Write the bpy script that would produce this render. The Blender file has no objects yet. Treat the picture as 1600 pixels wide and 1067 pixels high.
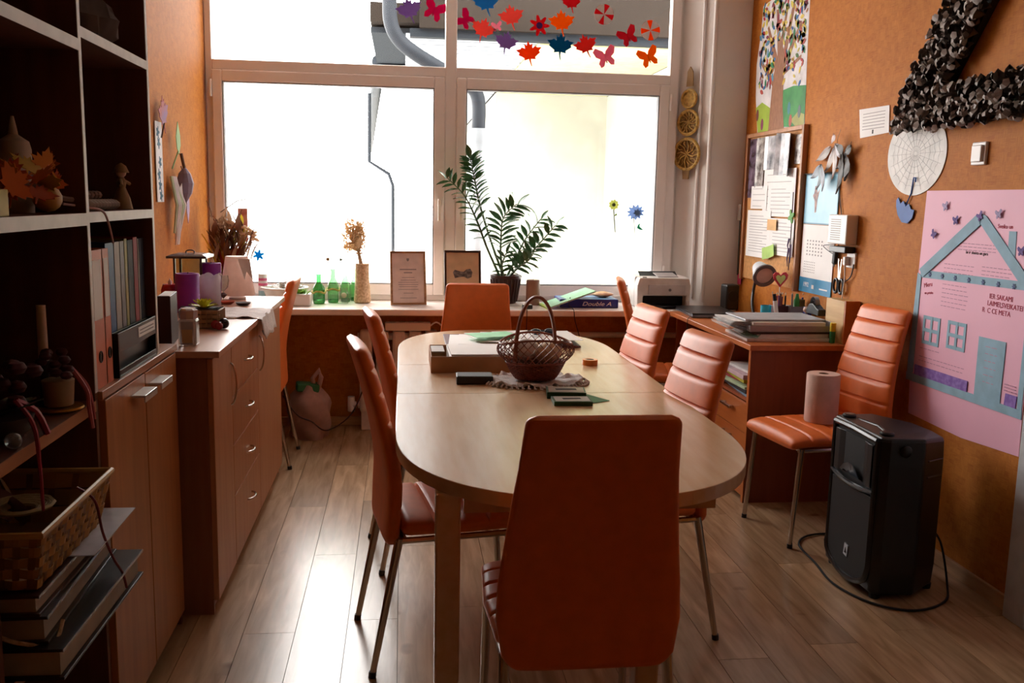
import bpy, bmesh, math, random
from mathutils import Vector, Matrix, Euler
random.seed(7)
PI = math.pi
SC = bpy.context.scene
COL = SC.collection

# ------------------------------------------------------------ camera
def make_camera():
    yaw, pit, rol = math.radians(6.84), math.radians(8.75), math.radians(1.15)
    fw = Vector((math.sin(yaw)*math.cos(pit), math.cos(yaw)*math.cos(pit), -math.sin(pit)))
    r0 = Vector((math.cos(yaw), -math.sin(yaw), 0)); u0 = r0.cross(fw)
    r = r0*math.cos(rol)+u0*math.sin(rol); u = -r0*math.sin(rol)+u0*math.cos(rol)
    cd = bpy.data.cameras.new('camera'); cam = bpy.data.objects.new('camera', cd)
    cd.sensor_width = 36.0; cd.lens = 1440.0/1600.0*36.0; cd.clip_start = 0.05; cd.clip_end = 200
    m = Matrix((r, u, -fw)).transposed().to_4x4(); m.translation = Vector((0, 0, 1.40))
    cam.matrix_world = m; COL.objects.link(cam); SC.camera = cam
make_camera()

# ------------------------------------------------------------ light and exposure
W = bpy.data.worlds.new('overcast_sky'); SC.world = W; W.use_nodes = True
bg = W.node_tree.nodes['Background']
bg.inputs[0].default_value = (1.0, 0.97, 0.94, 1); bg.inputs[1].default_value = 9.0
SC.view_settings.view_transform = 'Standard'; SC.view_settings.look = 'None'
SC.view_settings.gamma = 1.0; SC.view_settings.use_curve_mapping = False
SC.view_settings.exposure = 1.0
for nm, px, pz, sx, sz in (('window_portal', 0.28, 1.83, 2.9, 2.1),):
    ld = bpy.data.lights.new(nm, 'AREA'); ld.shape = 'RECTANGLE'; ld.size = sx; ld.size_y = sz
    ld.cycles.is_portal = True
    lo = bpy.data.objects.new(nm, ld); lo.location = (px, 5.99, pz); lo.rotation_euler = (-PI/2, 0, 0)
    COL.objects.link(lo)

# ------------------------------------------------------------ helpers
def lin(h):
    h = h.lstrip('#'); out = []
    for i in (0, 2, 4):
        c = int(h[i:i+2], 16)/255.0
        out.append(c/12.92 if c <= 0.04045 else ((c+0.055)/1.055)**2.4)
    return (out[0], out[1], out[2], 1)
MATS = {}
def M(name, hexc='#888888', rough=0.6, metal=0.0, **k):
    if name in MATS: return MATS[name]
    m = bpy.data.materials.new(name); m.use_nodes = True; MATS[name] = m
    nt = m.node_tree; b = nt.nodes['Principled BSDF']
    b.inputs['Base Color'].default_value = lin(hexc); b.inputs['Roughness'].default_value = rough
    b.inputs['Metallic'].default_value = metal
    if 'spec' in k: b.inputs['Specular IOR Level'].default_value = k['spec']
    if 'alpha' in k: b.inputs['Alpha'].default_value = k['alpha']
    if 'trans' in k: b.inputs['Transmission Weight'].default_value = k['trans']
    if 'sub' in k:
        b.inputs['Subsurface Weight'].default_value = k['sub']; b.inputs['Subsurface Radius'].default_value = (.03, .02, .015)
    var = k.get('var', 0.06); sc = k.get('scale', 14)
    # small procedural variation in colour
    tc = nt.nodes.new('ShaderNodeTexCoord'); mp = nt.nodes.new('ShaderNodeMapping')
    mp.inputs['Scale'].default_value = k.get('stretch', (1, 1, 1))
    nz = nt.nodes.new('ShaderNodeTexNoise'); nz.inputs['Scale'].default_value = sc; nz.inputs['Detail'].default_value = 4
    mx = nt.nodes.new('ShaderNodeMix'); mx.data_type = 'RGBA'
    c = lin(hexc); c2 = lin(k['second']) if 'second' in k else tuple(max(0, x*(1-var*3)) for x in c[:3])+(1,)
    mx.inputs['A'].default_value = c; mx.inputs['B'].default_value = c2
    cr = nt.nodes.new('ShaderNodeMapRange'); cr.inputs[1].default_value = 0.38; cr.inputs[2].default_value = 0.68
    nt.links.new(tc.outputs['Object'], mp.inputs[0]); nt.links.new(mp.outputs[0], nz.inputs['Vector'])
    nt.links.new(nz.outputs[0], cr.inputs[0]); nt.links.new(cr.outputs[0], mx.inputs[0])
    last = mx.outputs['Result']
    if k.get('rand'):
        oi = nt.nodes.new('ShaderNodeObjectInfo'); mr = nt.nodes.new('ShaderNodeMapRange')
        mr.inputs[3].default_value = 1-k['rand']; mr.inputs[4].default_value = 1+k['rand']*0.6
        nt.links.new(oi.outputs['Random'], mr.inputs[0])
        hs = nt.nodes.new('ShaderNodeHueSaturation'); nt.links.new(mr.outputs[0], hs.inputs['Value'])
        nt.links.new(last, hs.inputs['Color']); last = hs.outputs[0]
    nt.links.new(last, b.inputs['Base Color'])
    if k.get('bump'):
        bp = nt.nodes.new('ShaderNodeBump'); bp.inputs['Strength'].default_value = k['bump']; bp.inputs['Distance'].default_value = k.get('bdist', 0.002)
        n2 = nt.nodes.new('ShaderNodeTexNoise'); n2.inputs['Scale'].default_value = k.get('bscale', 90)
        nt.links.new(mp.outputs[0], n2.inputs['Vector']); nt.links.new(n2.outputs[0], bp.inputs['Height']); nt.links.new(bp.outputs[0], b.inputs['Normal'])
    return m
def glassy(name, tint='#FFFFFF', refl=0.08):
    if name in MATS: return MATS[name]
    m = bpy.data.materials.new(name); m.use_nodes = True; MATS[name] = m; nt = m.node_tree; nt.nodes.clear()
    o = nt.nodes.new('ShaderNodeOutputMaterial'); t = nt.nodes.new('ShaderNodeBsdfTransparent'); g = nt.nodes.new('ShaderNodeBsdfGlossy')
    g.inputs['Roughness'].default_value = 0.03; t.inputs[0].default_value = lin(tint)
    lw = nt.nodes.new('ShaderNodeLayerWeight'); lw.inputs[0].default_value = 0.25
    ma = nt.nodes.new('ShaderNodeMath'); ma.operation = 'MULTIPLY_ADD'; ma.inputs[1].default_value = 0.5; ma.inputs[2].default_value = refl*0.5
    mi = nt.nodes.new('ShaderNodeMixShader')
    nt.links.new(lw.outputs['Fresnel'], ma.inputs[0]); nt.links.new(ma.outputs[0], mi.inputs[0])
    nt.links.new(t.outputs[0], mi.inputs[1]); nt.links.new(g.outputs[0], mi.inputs[2]); nt.links.new(mi.outputs[0], o.inputs[0])
    return m
def thin(name, hexc, tr=0.5):
    """thin paper or petal: diffuse + translucent"""
    if name in MATS: return MATS[name]
    m = bpy.data.materials.new(name); m.use_nodes = True; MATS[name] = m; nt = m.node_tree; nt.nodes.clear()
    o = nt.nodes.new('ShaderNodeOutputMaterial'); d = nt.nodes.new('ShaderNodeBsdfDiffuse'); t = nt.nodes.new('ShaderNodeBsdfTranslucent')
    tc = nt.nodes.new('ShaderNodeTexCoord'); nz = nt.nodes.new('ShaderNodeTexNoise'); nz.inputs['Scale'].default_value = 40
    nt.links.new(tc.outputs['Object'], nz.inputs['Vector'])
    mx = nt.nodes.new('ShaderNodeMix'); mx.data_type = 'RGBA'; c = lin(hexc)
    mx.inputs['A'].default_value = c; mx.inputs['B'].default_value = (c[0]*.8, c[1]*.8, c[2]*.8, 1)
    nt.links.new(nz.outputs[0], mx.inputs[0])
    nt.links.new(mx.outputs['Result'], d.inputs[0]); nt.links.new(mx.outputs['Result'], t.inputs[0])
    mi = nt.nodes.new('ShaderNodeMixShader'); mi.inputs[0].default_value = tr
    nt.links.new(d.outputs[0], mi.inputs[1]); nt.links.new(t.outputs[0], mi.inputs[2]); nt.links.new(mi.outputs[0], o.inputs[0])
    return m
def wood(name, h1, h2, rough=0.45, stretch=(14, 14, 1.0), **k):
    return M(name, h1, rough, second=h2, stretch=stretch, scale=3.0, bump=k.pop('bump', 0.06), bscale=12, **k)

class B:
    def __init__(s): s.bm = bmesh.new(); s.mi = 0; s.mats = []
    def use(s, m):
        if m not in s.mats: s.mats.append(m)
        s.mi = s.mats.index(m); return s
    def _f(s, vs):
        try:
            f = s.bm.faces.new(vs); f.material_index = s.mi; return f
        except ValueError: return None
    def box(s, x0, x1, y0, y1, z0, z1, mat=None):
        M4 = mat or Matrix()
        v = [s.bm.verts.new(M4 @ Vector(p)) for p in ((x0,y0,z0),(x1,y0,z0),(x1,y1,z0),(x0,y1,z0),(x0,y0,z1),(x1,y0,z1),(x1,y1,z1),(x0,y1,z1))]
        for f in ((0,3,2,1),(4,5,6,7),(0,1,5,4),(1,2,6,5),(2,3,7,6),(3,0,4,7)): s._f([v[i] for i in f])
        return s
    def rbox(s, c, size, rot=(0,0,0)):
        m = Matrix.Translation(c) @ Euler(rot).to_matrix().to_4x4()
        a, b, d = size[0]/2, size[1]/2, size[2]/2
        return s.box(-a, a, -b, b, -d, d, m)
    def ring(s, pts): return [s.bm.verts.new(p) for p in pts]
    def loft(s, rings, cap=True, closed=True):
        R = [s.ring(r) for r in rings]; n = len(R[0])
        for a, b in zip(R, R[1:]):
            for i in range(n if closed else n-1): s._f([a[i], a[(i+1) % n], b[(i+1) % n], b[i]])
        if cap:
            s._f(list(reversed(R[0]))); s._f(R[-1])
        return s
    def lathe(s, prof, c=(0,0,0), seg=20, cap=True, mat=None):
        M4 = mat or Matrix(); c = Vector(c)
        return s.loft([[M4 @ (c+Vector((r*math.cos(2*PI*i/seg), r*math.sin(2*PI*i/seg), z))) for i in range(seg)] for r, z in prof], cap)
    def tube(s, pts, r, seg=8, closed=False, r2=None):
        P = [Vector(p) for p in pts]; rings = []; up = None
        for i, p in enumerate(P):
            if closed: t = (P[(i+1) % len(P)]-P[i-1])
            else: t = (P[min(i+1, len(P)-1)]-P[max(i-1, 0)])
            t.normalize()
            if up is None: up = Vector((0,0,1)) if abs(t.z) < 0.9 else Vector((1,0,0))
            a = t.cross(up).normalized(); b = a.cross(t).normalized(); up = b
            rr = r if r2 is None else r+(r2-r)*i/(len(P)-1)
            rings.append([p+a*rr*math.cos(2*PI*k/seg)+b*rr*math.sin(2*PI*k/seg) for k in range(seg)])
        if closed: rings.append(rings[0]); return s.loft(rings, False)
        return s.loft(rings)
    def prism(s, poly, y0, y1, mat=None):
        """polygon in XZ, extruded along Y from y0 (front) to y1"""
        M4 = mat or Matrix(); n = len(poly)
        a = [s.bm.verts.new(M4 @ Vector((x, y0, z))) for x, z in poly]; b = [s.bm.verts.new(M4 @ Vector((x, y1, z))) for x, z in poly]
        s._f(a); s._f(list(reversed(b)))
        for i in range(n): s._f([a[i], b[i], b[(i+1) % n], a[(i+1) % n]])
        return s
    def plan(s, poly, z0, z1):
        n = len(poly)
        a = [s.bm.verts.new((x, y, z0)) for x, y in poly]; b = [s.bm.verts.new((x, y, z1)) for x, y in poly]
        s._f(list(reversed(a))); s._f(b)
        for i in range(n): s._f([a[i], a[(i+1) % n], b[(i+1) % n], b[i]])
        return s
    def ball(s, c, r, sc=(1,1,1), seg=12, rot=None):
        c = Vector(c); rings = []; R = (rot or Euler((0,0,0))).to_matrix()
        for j in range(seg//2+1):
            th = PI*j/(seg//2); rr = max(math.sin(th), 0.02)
            rings.append([c+R @ Vector((r*sc[0]*rr*math.cos(2*PI*i/seg), r*sc[1]*rr*math.sin(2*PI*i/seg), -r*sc[2]*math.cos(th))) for i in range(seg)])
        return s.loft(rings)
    def leaf(s, base, d, length, width, up=Vector((0,0,1)), curl=0.15):
        base = Vector(base); d = Vector(d).normalized(); sd = d.cross(up)
        if sd.length < .01: sd = d.cross(Vector((1,0,0)))
        sd.normalize(); nn = sd.cross(d)
        pr = [(0,.1),(.2,.7),(.45,1),(.7,.8),(.9,.35),(1,.02)]
        L = [s.bm.verts.new(base+d*length*t+sd*width*w*.5+nn*(curl*length*(t-.5)**2*-1)) for t, w in pr]
        C = [s.bm.verts.new(base+d*length*t-nn*width*.12+nn*(curl*length*(t-.5)**2*-1)) for t, w in pr]
        R = [s.bm.verts.new(base+d*length*t-sd*width*w*.5+nn*(curl*length*(t-.5)**2*-1)) for t, w in pr]
        for i in range(5):
            s._f([L[i], L[i+1], C[i+1], C[i]]); s._f([C[i], C[i+1], R[i+1], R[i]])
        return s
    def mesh(s, name):
        bmesh.ops.recalc_face_normals(s.bm, faces=s.bm.faces[:])
        me = bpy.data.meshes.new(name); s.bm.to_mesh(me); s.bm.free(); return me

def obj(name, b, mat, parent=None, smooth=False, bevel=0, loc=None, rotz=0, kind=None, label=None):
    me = b.mesh(name) if isinstance(b, B) else b
    if mat is None:
        for m in b.mats: me.materials.append(m)
    else: me.materials.append(mat)
    o = bpy.data.objects.new(name, me); COL.objects.link(o)
    if smooth:
        for p in me.polygons: p.use_smooth = True
        try: me.set_sharp_from_angle(angle=math.radians(40))
        except Exception: pass
    if bevel:
        md = o.modifiers.new('bevel', 'BEVEL'); md.width = bevel; md.segments = 2; md.limit_method = 'ANGLE'; md.angle_limit = math.radians(40)
    if parent: o.parent = parent
    if loc is not None: o.location = loc
    if rotz: o.rotation_euler = (0, 0, rotz)
    if kind: o['kind'] = kind
    if label: o['label'] = label
    return o
def tag(o, label, cat, group=None):
    o['label'] = label; o['category'] = cat
    if group: o['group'] = group
    return o
def thing(name, label, cat, loc=(0,0,0), rotz=0, group=None):
    o = bpy.data.objects.new(name, None); COL.objects.link(o); o.empty_display_size = 0.05
    o.location = loc; o.rotation_euler = (0, 0, rotz); return tag(o, label, cat, group)
def dup(root, loc, rotz, label=None, parent=None):
    c = root.copy(); COL.objects.link(c); c.parent = parent
    if loc is not None: c.location = loc; c.rotation_euler = (0, 0, rotz)
    if label: c['label'] = label
    for ch in list(root.children): dup_child(ch, c)
    return c
def dup_child(o, parent):
    c = o.copy(); COL.objects.link(c); c.parent = parent
    for ch in list(o.children): dup_child(ch, c)
def text(name, s, size, mat, parent, loc, rot=(PI/2,0,0), ext=0.0004, align='CENTER', shear=0, xs=1.0):
    cu = bpy.data.curves.new(name, 'FONT'); cu.body = s; cu.size = size; cu.extrude = ext; cu.align_x = align; cu.align_y = 'CENTER'; cu.shear = shear
    t = bpy.data.objects.new('t', cu); me = bpy.data.meshes.new_from_object(t)
    bpy.data.objects.remove(t); bpy.data.curves.remove(cu)
    me.name = name; me.materials.append(mat); o = bpy.data.objects.new(name, me); COL.objects.link(o)
    o.parent = parent; o.location = loc; o.rotation_euler = rot; o.scale = (xs, 1, 1); return o
def struct(o): o['kind'] = 'structure'; return o
def bz(p0, p1, p2, n=8):
    p0, p1, p2 = map(Vector, (p0, p1, p2))
    return [p0*(1-t)**2+p1*2*t*(1-t)+p2*t*t for t in [i/n for i in range(n+1)]]
def smoothpath(pts, n=6):
    P = [Vector(p) for p in pts]; out = []
    for i in range(len(P)-1):
        a, b, c, d = P[max(i-1, 0)], P[i], P[i+1], P[min(i+2, len(P)-1)]
        for k in range(n):
            t = k/n; out.append(.5*((2*b)+(c-a)*t+(2*a-5*b+4*c-d)*t*t+(3*b-a-3*c+d)*t**3))
    out.append(P[-1]); return out

# ------------------------------------------------------------ common materials
WALLX, LEFTX, BACKY, WINY, CEIL = 2.12, -1.17, 5.65, 5.85, 2.95
def wallpaper():
    m = bpy.data.materials.new('woven_orange_wallpaper'); m.use_nodes = True; nt = m.node_tree; b = nt.nodes['Principled BSDF']
    tc = nt.nodes.new('ShaderNodeTexCoord'); sx = nt.nodes.new('ShaderNodeSeparateXYZ'); ad = nt.nodes.new('ShaderNodeMath'); cb = nt.nodes.new('ShaderNodeCombineXYZ')
    nt.links.new(tc.outputs['Object'], sx.inputs[0]); nt.links.new(sx.outputs[0], ad.inputs[0]); nt.links.new(sx.outputs[1], ad.inputs[1])
    nt.links.new(ad.outputs[0], cb.inputs[0]); nt.links.new(sx.outputs[2], cb.inputs[1])
    def patch(scale, off, w, rh):
        br = nt.nodes.new('ShaderNodeTexBrick'); br.inputs['Scale'].default_value = scale; br.inputs['Mortar Size'].default_value = 0.0
        br.inputs['Brick Width'].default_value = w; br.inputs['Row Height'].default_value = rh; br.offset = off; br.squash = 1.7; br.squash_frequency = 3
        br.inputs['Color1'].default_value = (0, 0, 0, 1); br.inputs['Color2'].default_value = (1, 1, 1, 1); nt.links.new(cb.outputs[0], br.inputs['Vector']); return br
    b1 = patch(26, .37, .62, .42); b2 = patch(17, .21, .5, .55)
    av = nt.nodes.new('ShaderNodeMix'); av.data_type = 'RGBA'; av.inputs[0].default_value = .5; nt.links.new(b1.outputs[0], av.inputs['A']); nt.links.new(b2.outputs[0], av.inputs['B'])
    mp = nt.nodes.new('ShaderNodeMapping'); mp.inputs['Scale'].default_value = (14, 90, 1); nt.links.new(cb.outputs[0], mp.inputs[0])
    n3 = nt.nodes.new('ShaderNodeTexNoise'); n3.inputs['Scale'].default_value = 2.2; n3.inputs['Detail'].default_value = 3; nt.links.new(mp.outputs[0], n3.inputs['Vector'])
    mp4 = nt.nodes.new('ShaderNodeMapping'); mp4.inputs['Scale'].default_value = (90, 14, 1); nt.links.new(cb.outputs[0], mp4.inputs[0])
    n4 = nt.nodes.new('ShaderNodeTexNoise'); n4.inputs['Scale'].default_value = 2.2; n4.inputs['Detail'].default_value = 3; nt.links.new(mp4.outputs[0], n4.inputs['Vector'])
    fb = nt.nodes.new('ShaderNodeMix'); fb.data_type = 'RGBA'; nt.links.new(b1.outputs[0], fb.inputs[0]); nt.links.new(n3.outputs[0], fb.inputs['A']); nt.links.new(n4.outputs[0], fb.inputs['B'])
    sm = nt.nodes.new('ShaderNodeMix'); sm.data_type = 'RGBA'; sm.inputs[0].default_value = .72; nt.links.new(av.outputs['Result'], sm.inputs['A']); nt.links.new(fb.outputs['Result'], sm.inputs['B'])
    cr = nt.nodes.new('ShaderNodeValToRGB'); cr.color_ramp.elements[0].position = .25; cr.color_ramp.elements[0].color = lin('#A85E14'); cr.color_ramp.elements[1].position = .75; cr.color_ramp.elements[1].color = lin('#C97F2E')
    nt.links.new(sm.outputs['Result'], cr.inputs[0]); nt.links.new(cr.outputs[0], b.inputs['Base Color']); b.inputs['Roughness'].default_value = .7; b.inputs['Specular IOR Level'].default_value = .25
    bp = nt.nodes.new('ShaderNodeBump'); bp.inputs['Strength'].default_value = .35; bp.inputs['Distance'].default_value = .002
    nt.links.new(sm.outputs['Result'], bp.inputs['Height']); nt.links.new(bp.outputs[0], b.inputs['Normal']); return m
WALLP = wallpaper()
WHITEW = M('white_plaster', '#E9E2DC', .7, scale=5, var=.02)
PVC = M('white_window_plastic', '#F0E9E6', .35, var=.01)
GLASS = glassy('window_glass', '#FFFFFF', .04)
LEATHER = M('orange_leather', '#EA7630', .44, scale=25, var=.03, bump=.12, bscale=260, bdist=.001)
STITCH = M('orange_thread', '#B5501E', .6)
CHROME = M('brushed_chrome', '#C9C4BE', .22, 1.0, var=.01)
BLACKP = M('black_plastic', '#141416', .38, var=.05)
MATBLK = M('matte_black', '#0E0E10', .6)
TABLEW = wood('beech_table_laminate', '#E0BE98', '#D8B288', .25, (10, 1.0, 10), spec=.7)
CHESTW = wood('beech_chest_laminate', '#C48A62', '#B97C54', .4, (10, 10, .8))
CHESTT = wood('chest_top_laminate', '#D0A084', '#C49278', .3, (10, .8, 10))
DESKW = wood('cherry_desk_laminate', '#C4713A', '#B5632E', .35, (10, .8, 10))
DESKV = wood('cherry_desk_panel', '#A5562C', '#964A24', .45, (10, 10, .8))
SHELFW = wood('walnut_shelf_board', '#6B3D28', '#5A3020', .5, (10, 10, .8))
SHELFE = M('pale_edge_band', '#D9CFC8', .45)
DOORW = wood('cabinet_door_laminate', '#B97845', '#A86A3A', .4, (12, 12, .7))
PAPER = M('white_paper', '#F2F0EE', .7, var=.01)
INK = M('dark_ink', '#3A3638', .8)
GREYINK = M('faded_ink', '#9A9496', .8)
WHITEP = M('white_plastic', '#E6E2DE', .4, var=.01)

# ------------------------------------------------------------ structure
def floor():
    b = B(); b.box(LEFTX-.1, WALLX+.1, -3.5, BACKY+.05, -.08, -.008)
    f = struct(obj('floor', b, M('floor_underlay', '#5A432F', .8)))
    m = bpy.data.materials.new('oak_plank_laminate'); m.use_nodes = True; nt = m.node_tree; p = nt.nodes['Principled BSDF']
    tc = nt.nodes.new('ShaderNodeTexCoord'); oi = nt.nodes.new('ShaderNodeObjectInfo'); va = nt.nodes.new('ShaderNodeVectorMath'); va.operation = 'ADD'
    vs = nt.nodes.new('ShaderNodeVectorMath'); vs.operation = 'SCALE'; vs.inputs['Scale'].default_value = 3.0
    nt.links.new(oi.outputs['Location'], vs.inputs[0]); nt.links.new(tc.outputs['Object'], va.inputs[0]); nt.links.new(vs.outputs[0], va.inputs[1])
    mp = nt.nodes.new('ShaderNodeMapping'); mp.inputs['Scale'].default_value = (9, 1, 1); nt.links.new(va.outputs[0], mp.inputs[0])
    n = nt.nodes.new('ShaderNodeTexNoise'); n.inputs['Scale'].default_value = 3.2; n.inputs['Detail'].default_value = 7; n.inputs['Distortion'].default_value = .6; nt.links.new(mp.outputs[0], n.inputs['Vector'])
    cr = nt.nodes.new('ShaderNodeValToRGB'); cr.color_ramp.elements[0].position = .3; cr.color_ramp.elements[0].color = lin('#A38260'); cr.color_ramp.elements[1].position = .68; cr.color_ramp.elements[1].color = lin('#CDAA86')
    nt.links.new(n.outputs[0], cr.inputs[0])
    n4 = nt.nodes.new('ShaderNodeTexNoise'); n4.inputs['Scale'].default_value = 5; nt.links.new(va.outputs[0], n4.inputs['Vector'])
    kn = nt.nodes.new('ShaderNodeMapRange'); kn.inputs[1].default_value = .70; kn.inputs[2].default_value = .78; nt.links.new(n4.outputs[0], kn.inputs[0])
    mk = nt.nodes.new('ShaderNodeMix'); mk.data_type = 'RGBA'; mk.inputs['B'].default_value = lin('#6E4A2E'); nt.links.new(kn.outputs[0], mk.inputs[0]); nt.links.new(cr.outputs[0], mk.inputs['A'])
    hs = nt.nodes.new('ShaderNodeHueSaturation'); mr = nt.nodes.new('ShaderNodeMapRange'); mr.inputs[3].default_value = .78; mr.inputs[4].default_value = 1.15
    nt.links.new(oi.outputs['Random'], mr.inputs[0]); nt.links.new(mr.outputs[0], hs.inputs['Value']); nt.links.new(mk.outputs['Result'], hs.inputs['Color'])
    nt.links.new(hs.outputs[0], p.inputs['Base Color']); p.inputs['Roughness'].default_value = .27; p.inputs['Specular IOR Level'].default_value = .75
    bp = nt.nodes.new('ShaderNodeBump'); bp.inputs['Strength'].default_value = .12; bp.inputs['Distance'].default_value = .002; nt.links.new(n.outputs[0], bp.inputs['Height']); nt.links.new(bp.outputs[0], p.inputs['Normal'])
    w, L = .165, 1.24; cache = {}; x = LEFTX; i = 0
    while x < WALLX-.01:
        xw = min(w, WALLX-x); y = -1.0+((i*.47) % 1)*-L
        while y < BACKY:
            y0 = max(y, -1.0); y1 = min(y+L, BACKY)
            if y1-y0 > .03:
                key = (round(xw, 4), round(y1-y0, 4))
                if key not in cache:
                    bb = B(); g = .0009
                    bb.box(-xw/2+g, xw/2-g, -(y1-y0)/2+g, (y1-y0)/2-g, -.008, 0); cache[key] = bb.mesh('plank'); cache[key].materials.append(m)
                o = bpy.data.objects.new('plank', cache[key]); COL.objects.link(o); o.parent = f; o.location = (x+xw/2, (y0+y1)/2, 0)
            y += L
        x += w; i += 1
floor()
def walls():
    struct(obj('wall_left', B().box(LEFTX-.1, LEFTX, -3.4, 6.0, 0, CEIL), WALLP))
    struct(obj('wall_right', B().box(WALLX, WALLX+.1, -3.4, 6.0, 0, CEIL), WALLP))
    struct(obj('wall_rear', B().box(LEFTX-.1, WALLX+.1, -3.5, -3.4, 0, CEIL), WALLP))
    struct(obj('ceiling', B().box(LEFTX-.1, WALLX+.1, -3.5, 6.0, CEIL, CEIL+.1), WHITEW))
    struct(obj('wall_window', B().box(LEFTX, WALLX, BACKY, BACKY+.3, 0, .72), WALLP, label='orange papered wall below the window sill'))
    b = B(); b.plan([(1.90, BACKY), (WALLX, BACKY), (WALLX, 6.0), (1.725, 6.0), (1.725, WINY), (1.74, WINY)], .72, CEIL)
    struct(obj('trim_1', b, WHITEW, bevel=.006, label='white plastered pier and window reveal'))
    struct(obj('trim_2', B().box(LEFTX, 1.8, BACKY, 6.0, 2.84, CEIL), WHITEW, label='white plaster above the window'))
    # stepped strip lining the reveal
    b = B(); b.tube([(1.885, BACKY-.003, .78), (1.885, BACKY-.003, 2.94)], .012, 10); b.tube([(1.835, 5.715, .80), (1.835, 5.715, 2.94)], .009, 8)
    struct(obj('trim_3', b, PVC, smooth=True, label='white rounded corner bead of the reveal'))
    bm_ = wood('pale_skirting_board', '#C9A27A', '#B88F68', .5, (2, 2, 20))
    struct(obj('baseboard_right', B().box(WALLX-.014, WALLX, 2.815, BACKY, 0, .055), bm_, bevel=.003))
    struct(obj('baseboard_back', B().box(LEFTX, WALLX-.014, BACKY-.014, BACKY, 0, .055), bm_, bevel=.003))
    d = struct(obj('door_1', B().box(WALLX-.02, WALLX, 1.95, 2.705, 0.005, 2.05), M('grey_white_door_paint', '#C9CDD0', .5), bevel=.003))
    obj('door_casing', B().box(WALLX-.045, WALLX, 2.70, 2.81, 0, 2.14).box(WALLX-.05, WALLX, 1.85, 1.955, 0, 2.14).box(WALLX-.05, WALLX, 1.955, 2.705, 2.05, 2.14), MATS['grey_white_door_paint'], d, bevel=.006)
walls()

def window():
    # outer frame
    X0, X1, Z0, Z1 = LEFTX+.004, 1.722, .76, 2.84
    b = B(); t = .038
    b.box(X0, X0+t, WINY-.03, WINY+.04, Z0, Z1); b.box(X1-t-.02, X1, WINY-.03, WINY+.04, Z0, Z1)
    b.box(X0+t, X1-t-.02, WINY-.03, WINY+.04, Z0, Z0+.035); b.box(X0+t, X1-t-.02, WINY-.03, WINY+.04, Z1-.04, Z1)
    w = struct(obj('window_1', b, PVC, bevel=.004))
    obj('transom', B().box(X0+t, X1-t-.02, WINY-.035, WINY+.04, 2.128, 2.19), PVC, w, bevel=.006)
    obj('mullion', B().box(.255, .325, WINY-.04, WINY+.04, Z0+.035, 2.84-.04), PVC, w, bevel=.006)
    for i, (a, c) in enumerate(((X0+t, .255), (.325, X1-t-.02))):
        s = B(); f = .066; z0, z1 = Z0+.035, 2.128
        s.box(a, a+f*.9, WINY-.055, WINY+.03, z0, z1); s.box(c-f, c, WINY-.055, WINY+.03, z0, z1)
        s.box(a+f*.9, c-f, WINY-.055, WINY+.03, z0, z0+.068); s.box(a+f*.9, c-f, WINY-.055, WINY+.03, z1-.066, z1)
        so = obj('sash', s, PVC, w, bevel=.007)
        obj('pane', B().box(a+f*.9-.005, c-f+.005, WINY, WINY+.004, z0+.063, z1-.061), GLASS, so)
        g = B(); ga, gc, g0, g1 = a+f*.9, c-f, z0+.068, z1-.066; q = .006
        g.box(ga, ga+q, WINY-.05, WINY, g0, g1).box(gc-q, gc, WINY-.05, WINY, g0, g1).box(ga, gc, WINY-.05, WINY, g0, g0+q).box(ga, gc, WINY-.05, WINY, g1-q, g1)
        obj('gasket', g, M('grey_gasket', '#8A8A8C', .7), so)
        hx = c-.032 if i == 0 else a+.032
        h = B(); h.rbox((hx, WINY-.062, 1.375), (.026, .014, .06)); h.rbox((hx, WINY-.085, 1.385), (.016, .04, .018)); h.rbox((hx, WINY-.10, 1.325), (.018, .014, .13))
        obj('window_handle', h, M('ivory_handle', '#F5EFE4', .3), so, bevel=.003)
        hx2 = a-.006 if i == 0 else c+.006
        for hz in (.95, 2.02):
            obj('hinge', B().tube([(hx2, WINY-.062, hz-.05), (hx2, WINY-.062, hz+.05)], .009, 8), PVC, so, smooth=True)
    obj('pane', B().box(X0+t-.005, .26, WINY, WINY+.004, 2.185, Z1-.035), GLASS, w)
    obj('pane', B().box(.32, X1-t-.015, WINY, WINY+.004, 2.185, Z1-.035), GLASS, w)
    s = B(); s.box(LEFTX+.002, 1.898, 5.33, BACKY+.01, .722, .76); s.box(LEFTX+.002, 1.735, BACKY, WINY+.05, .722, .76)
    struct(obj('trim_4', s, M('white_sill_board', '#F1E6DF', .25, var=.02), bevel=.008, label='white window sill running the width of the room'))
window()

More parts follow.
